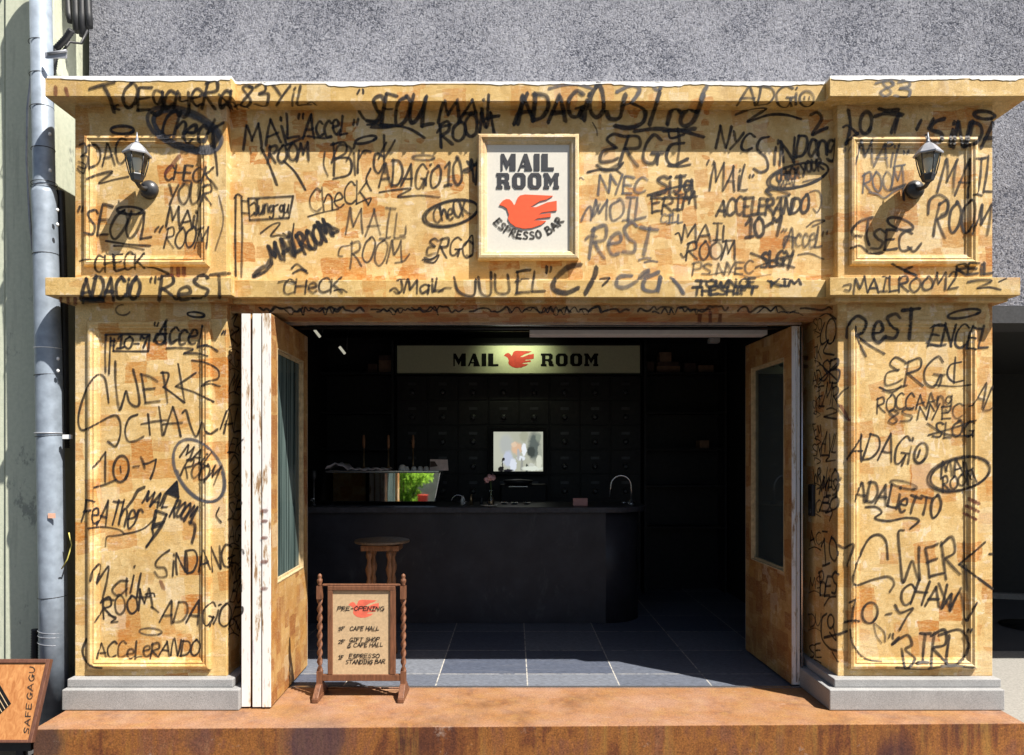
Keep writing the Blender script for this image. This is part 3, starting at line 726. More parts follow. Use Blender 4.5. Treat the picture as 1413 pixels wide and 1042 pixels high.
for i, px in enumerate(cupx):
    bm = NB(); k = 1.25 if i == 0 else .9
    lathe(bm, (PX(px, 6.78), 6.78, z1 + .016), [(.028 * k, 0), (.029 * k, .012), (.022 * k, .036 * k), (.012 * k, .044 * k)], 14)
    tag(mk('cup', bm, M['cup']), clabels[i], 'cup', 'cups on the coffee machine')
cs = thing('propped_card', (PX(605, 6.76), 6.76, z1 + .016), 'pale printed card propped at the right end of the coffee machine', 'card')
bm = NB(); c0 = P(593, 652, 6.76); c1 = P(619, 653, 6.76); bm2 = z1 + .0165
hexa(bm, [(c0.x, 6.76, bm2), (c1.x, 6.74, bm2), (c1.x, 6.748, bm2), (c0.x, 6.768, bm2), (c0.x, 6.79, bm2 + .105), (c1.x - .01, 6.77, bm2 + .10), (c1.x - .01, 6.778, bm2 + .10), (c0.x, 6.798, bm2 + .105)])
mk('card', bm, simple('pale_pink_card', (.60, .50, .45), .6), cs)
bm = NB(); hexa(bm, [(c0.x + .002, 6.7655, bm2 + .03), (c0.x + .075, 6.760, bm2 + .04), (c0.x + .075, 6.763, bm2 + .04), (c0.x + .002, 6.768, bm2 + .03), (c0.x + .002, 6.7825, bm2 + .085), (c0.x + .045, 6.7775, bm2 + .085), (c0.x + .045, 6.785, bm2 + .085), (c0.x + .002, 6.788, bm2 + .085)]); mk('printed_picture', bm, M['carddark'], cs)
# flower vase
vx = PX(676, 6.5); vy = 6.5
fv = thing('flower_vase', (vx, vy, BT), 'pink flowers in a slim vase on a white saucer on the bar', 'vase')
bm = NB(); lathe(bm, (vx - .01, vy, BT + .001), [(.03, 0), (.045, .004), (.078, .012), (.08, .016), (.03, .010)], 20); mk('saucer', bm, M['cup'], fv)
bm = NB(); lathe(bm, (vx + .01, vy, BT + .012), [(.028, 0), (.032, .02), (.026, .06), (.014, .09), (.012, .13), (.018, .145)], 14); mk('vase', bm, M['lampglass'], fv)
bm = NB(); lathe(bm, (vx + .01, vy, BT + .014), [(.022, 0), (.024, .018), (.02, .04), (.01, .05)], 12); mk('amber_base', bm, M['brass'], fv)
bm = NB(); tube(bm, [(vx + .01, vy, BT + .06), (vx + .012, vy, BT + .16), (vx + .005, vy, BT + .23)], .005, 6); mk('stem', bm, M['stem'], fv)
for k in range(7):
    bm = NB(); a = k * .9; ball(bm, (vx + .004 + .034 * math.cos(a) * (k > 0), vy + .02 * math.sin(a), BT + .25 + .02 * math.sin(a * 1.7)), .026, (1, 1, .8), 2, .22); mk('bloom', bm, M['petal'], fv)
# small items
bm = NB(); box(bm, PX(791, 6.6), 6.6, BT + .001, PX(811, 6.6), 6.66, BT + .068); tag(mk('pink_box', bm, M['card'], None, .003), 'small pink box on the right half of the bar', 'box')
t = thing('gooseneck_tap', (PX(871, 6.75), 6.75, BT), 'tall gooseneck tap at the right end of the bar', 'tap')
X = PX(871, 6.75); r = .095; zb = PZ(668, 6.75)
pts = [(X, 6.75, BT + .002), (X, 6.75, zb - .02)] + [(X - r + r * math.cos(a), 6.75, zb - .02 + (r * 1.05) * math.sin(a)) for a in (math.pi * k / 12 for k in range(1, 13))] + [(X - 2 * r - .012, 6.75, zb - .12)]
bm = NB(); tube(bm, pts, .0085, 10); mk('spout', bm, M['steel'], t)
bm = NB(); lathe(bm, (X, 6.75, BT), [(.03, 0), (.03, .012), (.018, .025), (.014, .04)], 14); mk('base', bm, M['steel'], t)
bm = NB(); tube(bm, [(X - .01, 6.745, BT + .03), (X - .09, 6.70, BT + .02)], .006, 8); mk('handle', bm, M['steel'], t)
t = thing('curved_tap', (PX(640, 6.75), 6.75, BT), 'small curved steel tap beside the coffee machine', 'tap')
X = PX(641, 6.75); bm = NB(); tube(bm, [(X - .06 + .06 * math.cos(a), 6.75, BT + .03 + .06 * math.sin(a)) for a in (math.pi * k / 14 for k in range(0, 15))], .005, 8); mk('spout', bm, M['steel'], t)
bm = NB(); lathe(bm, (X, 6.75, BT), [(.014, 0), (.012, .03)], 10); mk('base', bm, M['steel'], t)
for px, h, m, lb in ((638, .085, M['cup'], 'small white topped bottle right of the curved tap'), (650, .10, M['brass'], 'small yellow amber bottle between the tap and the vase'), (664, .08, M['rubber'], 'small dark bottle just left of the flower vase')):
    bm = NB(); lathe(bm, (PX(px, 6.72), 6.72, BT + .001), [(.016, 0), (.017, h * .6), (.008, h * .75), (.008, h)], 10); tag(mk('bottle', bm, m), lb, 'bottle', 'small bottles on the bar')
for px, lb in ((696, 'small metal dish left of two others on the bar'), (710, 'small metal dish in the middle of three on the bar'), (727, 'brightest small metal dish, nearest the pink box')):
    bm = NB(); lathe(bm, (PX(px, 6.8), 6.8, BT + .001), [(.02, 0), (.036, .014), (.037, .017), (.018, .004)], 14); tag(mk('dish', bm, M['steel']), lb, 'dish', 'metal dishes on the bar')
# left tap tower and handles by door
t = thing('beer_tap', (PX(433, 6.6), 6.6, BT), 'small steel tap fitting at the far left of the bar', 'tap')
bm = NB(); lathe(bm, (PX(433, 6.6), 6.6, BT), [(.02, 0), (.02, .01), (.009, .02), (.009, .24), (.022, .25), (.022, .32), (.008, .33)], 12); mk('column', bm, M['rubber'], t)
bm = NB(); tube(bm, [(PX(433, 6.6), 6.59, BT + .07), (PX(433, 6.6), 6.53, BT + .06)], .014, 8); mk('spout', bm, M['steel'], t)

# ---------------------------------------------------------------- back wall: cabinet, shelves, sign, screen
YC = 8.0
cb = thing('drawer_cabinet', (0, 8.05, STEP), 'wall of small black drawers behind the bar', 'cabinet')
x0, x1 = PX(548, YC), PX(884, YC); zt = PZ(517, YC)
bm = NB(); box(bm, x0, YC, STEP, x1, 8.148, zt); mk('carcass', bm, M['cab'], cb)
cols = 8; cw = (x1 - x0) / cols; rows = 5; rh = .272
dbm = None
for r in range(rows):
    for c in range(cols):
        xx = x0 + c * cw; zz = zt - .012 - (r + 1) * rh
        bm = NB(); box(bm, xx + .008, YC - .018, zz + .008, xx + cw - .008, YC - .0005, zz + rh - .008); d = mk('drawer', bm, M['cab'], cb, .003)
        bm = NB(); cx = xx + cw / 2
        box(bm, cx - .045, YC - .022, zz + .165, cx + .045, YC - .0185, zz + .195)
        mk('label_holder', bm, M['lampmetal'], d)
        bm = NB(); lathe(bm, (cx, YC - .0185, zz + .085), [(.034, 0), (.03, .014), (.012, .02)], 12, axis='Y'); mk('pull', bm, M['lampmetal'], d)
def shelf(name, xa, xb, label):
    s = thing(name, (xa, YC, STEP), label, 'shelf')
    bm = NB(); box(bm, xa, 8.13, STEP, xb, 8.148, 2.95); mk('back_panel', bm, M['cab'], s)
    bm = NB(); box(bm, xa, 7.86, STEP, xa + .025, 8.1295, 2.95); box(bm, xb - .025, 7.86, STEP, xb, 8.1295, 2.95); mk('upright', bm, M['cab'], s)
    for z in (2.58, 2.15, 1.75, 1.35, .9):
        bm = NB(); box(bm, xa + .0255, 7.87, z, xb - .0255, 8.1295, z + .02); mk('board', bm, M['cab'], s)
sh1 = (PX(441, YC), PX(546, YC)); sh2 = (PX(886, YC), PX(998, YC))
shelf('stock_shelf', *sh1, 'dark stock shelf left of the lit shop sign')
shelf('stock_shelf', *sh2, 'dark stock shelf right of the lit shop sign')
bl = ['brown carton', 'dark carton', 'small pale carton', 'flat dark carton']
def stock(px0, px1, py0, py1, m, lb):
    bm = NB(); box(bm, PX(px0, 7.95), 7.93, PZ(py1, 7.95), PX(px1, 7.95), 8.10, PZ(py0, 7.95)); tag(mk('stock_box', bm, m, None, .003), lb, 'box', 'boxes on the stock shelves')
sb = 628 - (2.602 - EYE) / 7.95 * 1000 - .2
stock(508, 521, sb - 12, sb, M['carddark'], 'dark brown carton, leftmost on the left stock shelf')
stock(523, 541, sb - 17, sb, M['cardbrown'], 'brown carton beside the lit sign on the left stock shelf')
stock(523, 541, sb - 24, sb - 17.3, M['carddark'], 'flat dark carton stacked on the brown one left of the lit sign')
stock(892, 902, sb - 15, sb, M['carddark'], 'dark narrow carton, leftmost on the right stock shelf')
stock(906, 938, sb - 9, sb, M['cardbrown'], 'wide brown carton at the bottom of the right stock shelf pile')
stock(907, 936, sb - 15, sb - 9.2, M['carddark'], 'wide dark carton stacked on the wide brown one')
stock(910, 926, sb - 28, sb - 15.2, M['cardbrown'], 'small brown carton topmost on the right stock shelf pile')
stock(944, 960, sb - 13, sb, M['carddark'], 'dark carton right of the tall pile on the right stock shelf')
stock(963, 984, sb - 10, sb, M['cardbrown'], 'low brown carton, rightmost on the right stock shelf')
sb2 = 628 - (1.772 - EYE) / 7.95 * 1000 - .2
stock(965, 978, sb2 - 11, sb2, M['cardbrown'], 'single small brown carton lower down on the right stock shelf')

ws = thing('lit_shop_sign', (PX(715, 7.85), 7.9, PZ(515, 7.85)), 'pale lit shop sign with a red bird hanging above the bar', 'sign')
YL = 7.84
bm = NB(); box(bm, PX(548, YL), YL, PZ(515, YL), PX(883, YL), 7.95, PZ(477, YL)); mk('light_box', bm, simple('pale_sign_face', (.58, .60, .40), .55, var=.06, nscale=60), ws)
bm = NB(); moulding(bm, PX(546, YL), PZ(517, YL), PX(885, YL), PZ(475, YL), YL, [(-.004, -.1), (-.004, .012), (.012, .012), (.012, -.001)]); mk('rim', bm, M['black'], ws)
zx7 = lambda x: 530 + x / 3.819; zy7 = lambda y: 440 + y / 3.82
sign_word(['M1', 'A1', 'I1', 'L1'], zx7(365), zx7(604), zy7(250), zy7(183), YL, .004, ws, M['signblack'])
sign_word(['R', 'O', 'O', 'M2'], zx7(826), zx7(1130), zy7(250), zy7(183), YL, .004, ws, M['signblack'])
emblem(lambda x: zx7(630 + (x - 255) * .385), lambda y: zy7(168 + (y - 515) * .37), YL, .003, ws, simple('red_sign_emblem', (.50, .035, .02), .6))
# added lamp bar over the sign, put in to make its face glow
pl = thing('added_sign_lamp', (PX(715, 7.6), 7.55, 3.0), 'slim dark lamp bar added at the ceiling to light the shop sign', 'lamp')
bm = NB(); box(bm, PX(640, 7.5), 7.52, 2.985, PX(790, 7.5), 7.55, 3.019); mk('housing', bm, M['black'], pl)
al = bpy.data.lights.new('added_sign_light', 'AREA'); al.shape = 'RECTANGLE'; al.size = .55; al.size_y = .03; al.energy = .55; al.color = (.93, 1.0, .62); al.spread = math.radians(100)
ao = bpy.data.objects.new('added_sign_light', al); COL.objects.link(ao); ao.parent = pl; ao.location = Vector((PX(715, 7.6), 7.56, 2.98)) - pl.location
ao.rotation_euler = (Vector((0, 7.84, 2.72)) - Vector((0, 7.50, 2.98))).to_track_quat('-Z', 'Y').to_euler()

# screen
mo = thing('wall_screen', (PX(715, 7.8), 7.8, PZ(660, 7.8)), 'bright screen on the wall of black drawers above the bar', 'screen')
YQ = 7.80
bm = NB(); box(bm, PX(676, YQ), YQ, PZ(655, YQ), PX(754, YQ), 7.95, PZ(591, YQ)); mk('case', bm, M['black'], mo, .004)
zx6 = lambda x: 620 + x / 5.046; zy6 = lambda y: 580 + y / 5.043
lx = lambda x: PX(zx6(x), YQ) - mo.location.x
lz = lambda y: PZ(zy6(y), YQ) - mo.location.z
pu = YQ / 1000 / 5.046
ITEMS = [(350, 200, 120, 170, (.45, .46, .38), .2), (395, 170, 60, 90, (.40, .42, .40), .2), (590, 180, 52, 130, (.10, .12, .11), .2), (620, 120, 26, 40, (.22, .25, .20), .2), (570, 220, 36, 50, (.05, .06, .055), .15), (630, 220, 18, 60, (.32, .34, .28), .2),
 (520, 110, 40, 50, (.34, .35, .26), .15), (470, 195, 48, 55, (.62, .42, .28), .15), (450, 170, 26, 24, (.66, .50, .36), .1), (410, 270, 44, 75, (.46, .50, .60), .15), (445, 310, 32, 60, (.62, .66, .74), .1), (520, 205, 22, 60, (.72, .75, .78), .08), (500, 265, 40, 22, (.66, .70, .74), .1), (480, 240, 10, 60, (.40, .40, .40), .05), (505, 310, 14, 60, (.28, .29, .26), .08), (540, 330, 12, 40, (.06, .07, .06), .08),
 (580, 335, 95, 22, (.62, .66, .58), .1), (625, 290, 26, 60, (.58, .60, .50), .12), (575, 310, 30, 16, (.50, .52, .46), .1), (375, 270, 16, 12, (.02, .02, .02), .05), (372, 300, 6, 40, (.03, .03, .03), .05), (360, 340, 26, 28, (.012, .012, .012), .1), (410, 350, 46, 16, (.015, .015, .02), .1)]
bm = NB(); box(bm, PX(zx6(308), YQ), YQ - .003, PZ(zy6(355), YQ), PX(zx6(652), YQ), YQ - .0002, PZ(zy6(80), YQ))
mk('display', bm, blobs('screen_picture', (.40, .41, .33), [(lx(x), lz(y), rx * pu, rz * pu, c, so) for x, y, rx, rz, c, so in ITEMS]), mo)
# coffee grinder silhouette under the screen
cg = thing('coffee_grinder', (PX(715, 7.3), 7.3, BT - .2), 'black coffee grinder below the bright screen', 'coffee grinder')
bm = NB(); box(bm, PX(690, 7.5), 7.4, BT - .2, PX(755, 7.5), 7.62, PZ(668, 7.5)); mk('body', bm, M['black'], cg, .02)
bm = NB(); lathe(bm, (PX(715, 7.5), 7.5, PZ(668, 7.5)), [(.12, 0), (.15, .02), (.15, .04), (.04, .05)], 16); mk('lid', bm, M['rubber'], cg)
bm = NB(); box(bm, PX(702, 7.39), 7.385, PZ(672, 7.39), PX(728, 7.39), 7.397, PZ(671, 7.39)); mk('trim', bm, M['steel'], cg)

# ceiling: pale board, track spotlights, security camera
bm = NB(); hexa(bm, [(.11, 4.97, EYE + .826), (1.74, 4.97, EYE + .826), (1.74, 5.09, EYE + .826), (.11, 5.09, EYE + .826), (.11, 4.97, EYE + .93), (1.74, 4.97, EYE + .93), (1.74, 5.09, EYE + .93), (.11, 5.09, EYE + .93)]); tag(mk('bulkhead', bm, M['ceilpale'], None, .003), 'pale grey bulkhead just inside the top of the doorway', 'bulkhead')
def spot(px, py, Y, label):
    c = P(px, py, Y); t = thing('track_spotlight', (c.x, Y, 3.0), label, 'spotlight', 'track spotlights on the ceiling')
    bm = NB(); tube(bm, [(c.x + .03, Y, 3.019), (c.x + .02, Y, c.z + .03)], .006, 8); mk('rod', bm, M['rubber'], t)
    d = Vector((-.62, -.12, .60)).normalized()
    bm = NB(); tube(bm, [c + d * .09, c + d * .02], [.024, .028], 12); mk('head', bm, M['lampmetal'], t)
    bm = NB(); tube(bm, [c + Vector((-.045, -.045, .055)), c + Vector((.01, -.045, -.015))], .013, 10); mk('glowing_tube', bm, emit('spot_glow', (1.0, .95, .75), .22), t)
spot(442, 464, 7.2, 'left track spotlight with a glowing lens near the ceiling')
spot(476, 487, 7.4, 'lower track spotlight, right of the other one near the ceiling')
t = thing('security_camera', (PX(986, 7.6), 7.6, 2.9), 'small white security camera in the upper right of the room', 'camera')
c = P(986, 471, 7.6); bm = NB(); box(bm, c.x - .06, 7.56, c.z - .02, c.x + .05, 7.66, c.z + .035); mk('housing', bm, M['white'], t, .01)
bm = NB(); tube(bm, [(c.x + .02, 7.62, c.z + .03), (c.x + .05, 7.70, 3.018)], .01, 8); mk('bracket', bm, M['white'], t)
# metal window frame on the right wall
t = thing('window_frame', (2.35, 6.9, STEP), 'grey metal window frame on the right wall of the dark room', 'window')
bm = NB(); box(bm, 2.325, 7.20, STEP, 2.3495, 7.26, 2.45); box(bm, 2.325, 6.2, STEP, 2.3495, 6.26, 2.45); box(bm, 2.327, 6.2601, 2.38, 2.3495, 7.1999, 2.45); mk('frame', bm, M['darkgrey'], t)
bm = NB(); box(bm, 2.338, 6.2605, STEP + .02, 2.349, 7.1995, 2.3795); mk('pane', bm, M['black'], t)

# ---------------------------------------------------------------- drainpipe, conduit, cables
YD = 4.47
dp = thing('drainpipe', (PX(70, YD), YD, 0), 'grey galvanised drainpipe at the left edge of the shopfront', 'drainpipe')
bm = NB(); tube(bm, [P(54, -120, YD), P(61, 262, YD), P(62, 275, YD)], [.060, .061, .061], 24); mk('upper_pipe', bm, M['galv'], dp)
bm = NB(); tube(bm, [P(61, 262, YD), P(61, 268, YD), P(62, 300, YD), P(67, 500, YD), P(73, 800, YD), P(75, 1005, YD)], [.066, .070, .068, .074, .078, .079], 24); mk('lower_pipe', bm, M['galv'], dp)
def ringat(py, rpx, m, tilt=0, th=.0022):
    f = py / 1000; cxp = 54 + (py / 262) * 7 if py < 262 else 61 + 12 * min(1, (py - 262) / 540)
    c = P(cxp, py, YD); r = rpx * YD / 1000; bm = NB()
    tube(bm, [(c.x + r * math.cos(a), c.y + r * math.sin(a), c.z + tilt * math.cos(a)) for a in (2 * math.pi * k / 28 for k in range(29))], th, 6, False); return mk('wire_tie', bm, m, dp)
for py, r in ((60, 14), (105, 14), (150, 14.2), (207, 14.2), (254, 15.5), (259, 15.5), (352, 15.8), (518, 16.8), (602, 17.2), (823, 17.7)): ringat(py, r, M['rubber'], .005)
ringat(481, 16.6, M['white'], .0, .003); ringat(598, 17.3, M['lampgrey'], 0, .005)
for py in (870, 876, 886): ringat(py, 17.8, M['lampgrey'], random.uniform(-.012, .012), .0018)
bm = NB(); a = P(64, 78, 4.40); box(bm, a.x, 4.385, a.z - .018, a.x + .13, 4.393, a.z + .018); tube(bm, [P(66, 74, 4.38), P(92, 70, 4.38)], .008, 8); mk('bracket', bm, M['lampgrey'], dp)
bm = NB(); a = P(92, 603, 4.42); box(bm, a.x - .02, 4.41, a.z - .012, a.x + .03, 4.43, a.z + .014); mk('clip', bm, M['white'], dp)
for py in (185, 235, 290, 310, 495, 512):
    bm = NB(); c = P((68 if py < 262 else 78) + py * .004, py, 4.41); ball(bm, c, .010, (1, 1, 1.3), 1); mk('screw', bm, M['white'], dp)
bm = NB(); c = P(71, 712, 4.389); box(bm, c.x - .022, c.y, c.z - .014, c.x + .022, c.y + .004, c.z + .016); mk('sticker', bm, simple('faded_orange_sticker', (.62, .36, .25), .7), dp)
def conduit(pts, r, label, pitch=.016):
    bm = NB(); P3 = []; R = []
    for a, b in zip(pts, pts[1:]):
        L = (b - a).length; n = max(2, int(L / (pitch / 2)))
        for i in range(n): P3.append(a.lerp(b, i / n))
    for i in range(len(P3)): R.append(r * (1.0 if i % 2 else .84))
    tube(bm, P3, R, 12); return tag(mk('ribbed_conduit', bm, M['rubber']), label, 'conduit', 'ribbed black cable conduits')
conduit([P(83, 264, 4.56), P(84, 290, 4.55), P(86, 340, 4.55), P(88, 420, 4.57), P(90, 620, 4.60)], .027, 'ribbed black conduit between the drainpipe and the shopfront')
conduit([P(48, 868, 4.64), P(47, 930, 4.64), P(46, 1000, 4.64)], .022, 'short ribbed conduit rising left of the drainpipe foot')
conduit([P(72, 102, 4.66), P(77, 68, 4.66), P(92, 52, 4.64), P(100, 40, 4.62)], .022, 'bent ribbed conduit behind the drainpipe near the top')
for i, (xa, xb_, yb, r, lb) in enumerate(((93, 97, 30, .022, 'leftmost black cable in the thick bundle at the top left'), (104, 106, 44, .026, 'second black cable from the left in the bundle at the top left'), (113, 114, 50, .024, 'third black cable from the left, hanging lowest in the bundle'), (121, 124, 38, .022, 'rightmost black cable in the bundle at the top left'))):
    bm = NB(); tube(bm, [P(xa - 4, -80, 4.80), P(xa, -10, 4.78), P((xa + xb_) / 2, 20, 4.78), P(xb_, yb, 4.77)], [r, r, r * 1.05, r * .9], 10); tag(mk('hanging_cable', bm, M['rubber']), lb, 'cable', 'cable bundle at the top left')
bm = NB(); tube(bm, [P(121, 42, 4.76), P(112, 60, 4.74), P(96, 58, 4.70), P(86, 72, 4.66), P(77, 80, 4.62)], .008, 8); tag(mk('loose_wire', bm, M['rubber']), 'thin black wire looping from the cable bundle to the drainpipe', 'wire')
pts = [P(44, 100, 4.66), P(38, 150, 4.66), P(37, 220, 4.66), P(41, 300, 4.66), P(45, 345, 4.64)]
bm = NB(); tube(bm, pts, .008, 8); tag(mk('grey_wire', bm, M['lampgrey']), 'thin grey wire bowing out left of the upper drainpipe', 'wire')
bm = NB(); tube(bm, [P(95, 735, 4.40), P(99, 752, 4.40), P(93, 772, 4.39), P(85, 785, 4.40)], .004, 6)
tag(mk('yellow_cord', bm, simple('yellow_cord', (.55, .48, .12), .6)), 'thin yellow cord tied round the lower drainpipe', 'cord')
# overhead power lines across the street, their shadows fall on the neighbour
for xa, za, lbl in ((-3.06, 4.72, 'power line fixed to the pale green building, nearer the drainpipe'), (-3.27, 4.85, 'power line fixed to the pale green building, farther from the drainpipe')):
    bm = NB(); tube(bm, [(xa, 4.71, za), (xa + .12, 4.2, za + .05), (xa + .5, 2.5, za + .4), (xa + 1.5, -2.0, za + 1.6)], .024, 8); tag(mk('power_line', bm, M['rubber']), lbl, 'cable', 'power lines above the street')

# ---------------------------------------------------------------- leaning board bottom left
lb = thing('wooden_sign', (-3.0, 3.95, 0), 'varnished orange wooden sign board leaning at the bottom left corner', 'sign board')
A0 = Vector((-2.600, 3.915, .145)); U = Vector((-1, 0, 0)); V = (Vector((-2.597, 4.068, .555)) - A0).normalized(); Nn = U.cross(V); Nn = Nn if Nn.y < 0 else -Nn
HB = (Vector((-2.597, 4.068, .555)) - A0).length
def slab(bm, u0, u1, v0, v1, n0, n1):
    q = lambda u, v, n: A0 + U * u + V * v + Nn * n
    hexa(bm, [q(u0, v0, n0), q(u1, v0, n0), q(u1, v0, n1), q(u0, v0, n1), q(u0, v1, n0), q(u1, v1, n0), q(u1, v1, n1), q(u0, v1, n1)])
bm = NB(); slab(bm, .022, .68, .016, HB - .022, -.016, .0); mk('board', bm, M['boardwood'], lb, 0, True)
bm = NB(); slab(bm, 0, .022, 0, HB, -.022, .010); slab(bm, .0221, .70, HB - .022, HB, -.022, .0095); slab(bm, .0221, .70, 0, .016, -.022, .0095); mk('frame', bm, M['framewood'], lb, .003)
bm = NB(); q = lambda u, v, n: A0 + U * u + V * v + Nn * n
EM = [(.165, .20), (.265, .315), (.60, .315), (.60, .06), (.285, .06)]
a = [bm.verts.new(q(u, v, .001)) for u, v in EM]; a2 = [bm.verts.new(q(u, v, .003)) for u, v in EM]
bm.faces.new(a2); bm.faces.new(a[::-1])
for k in range(5): bm.faces.new((a[k], a[(k + 1) % 5], a2[(k + 1) % 5], a2[k]))
mk('emblem', bm, M['black'], lb)
bm = NB()
for k in range(5):
    o = .018 + k * .021
    c0_, c1_ = (.165 + o * .62, .20 - o * .72), (.265 + o * .62, .315 - o * .72)
    du = Vector((c1_[0] - c0_[0], c1_[1] - c0_[1])); c1_ = (c0_[0] + du.x * 1.0, c0_[1] + du.y * 1.0)
    nrm = Vector((-du.y, du.x)).normalized() * .0018
    pts2 = [(c0_[0] - nrm.x, c0_[1] - nrm.y), (c1_[0] - nrm.x, c1_[1] - nrm.y), (c1_[0] + nrm.x, c1_[1] + nrm.y), (c0_[0] + nrm.x, c0_[1] + nrm.y)]
    f = [bm.verts.new(q(u, v, .0045)) for u, v in pts2]; bm.faces.new(f)
mk('emblem_lines', bm, M['kraft'], lb)
bm = NB(); box(bm, -3.34, 3.97, .0, -3.30, 4.2, .4); box(bm, -2.75, 4.0, .004, -2.71, 4.03, .17); box(bm, -3.36, 3.99, .07, -2.66, 4.02, .13); mk('stand', bm, M['rubber'], lb)

# ---------------------------------------------------------------- across the street (seen in the polished machine)
t = thing('leafy_shrub', (-2.6, -3.4, 0), 'leafy green shrub across the street, mirrored in the espresso machine', 'shrub')
bm = NB()
for k in range(5):
    a = k * 1.3; tube(bm, [(-2.6 + .05 * math.cos(a), -3.4 + .05 * math.sin(a), 0), (-2.6 + .25 * math.cos(a), -3.4 + .25 * math.sin(a), .7), (-2.6 + .45 * math.cos(a), -3.4 + .4 * math.sin(a), 1.3)], [.03, .02, .008], 6)
mk('trunk', bm, M['bark'], t)
bm = NB()
for k in range(2600):
    while True:
        p = Vector((random.uniform(-1, 1), random.uniform(-1, 1), random.uniform(-1, 1)))
        if .35 < p.length < 1: break
    p = Vector((-2.62 + p.x * .62 + .15 * math.sin(p.z * 7), -3.4 + p.y * .55, 1.05 + p.z * .75))
    q_ = Vector((random.gauss(0, 1), random.gauss(0, 1), random.gauss(0, 1))).normalized(); r_ = q_.orthogonal(); s_ = random.uniform(.04, .085)
    m_ = q_.cross(r_)
    bm.faces.new([bm.verts.new(p + x) for x in (-q_ * s_, r_ * s_ * .42, q_ * s_, -r_ * s_ * .42)])
mk('crown', bm, M['leaf'], t, recalc=False)
bm = NB(); lathe(bm, (-2.02, -2.7, 0), [(.09, 0), (.115, .80), (.13, .82), (.10, .81)], 16); tag(mk('red_bin', bm, M['redplastic']), 'red plastic bin across the street beside the shrub', 'bin')
bm = NB(); box(bm, -9, -5.6, 0, 9, -5.4, 2.3); tag(mk('garden_wall', bm, M['wallgrey']), 'grey garden wall on the far side of the street', 'wall')

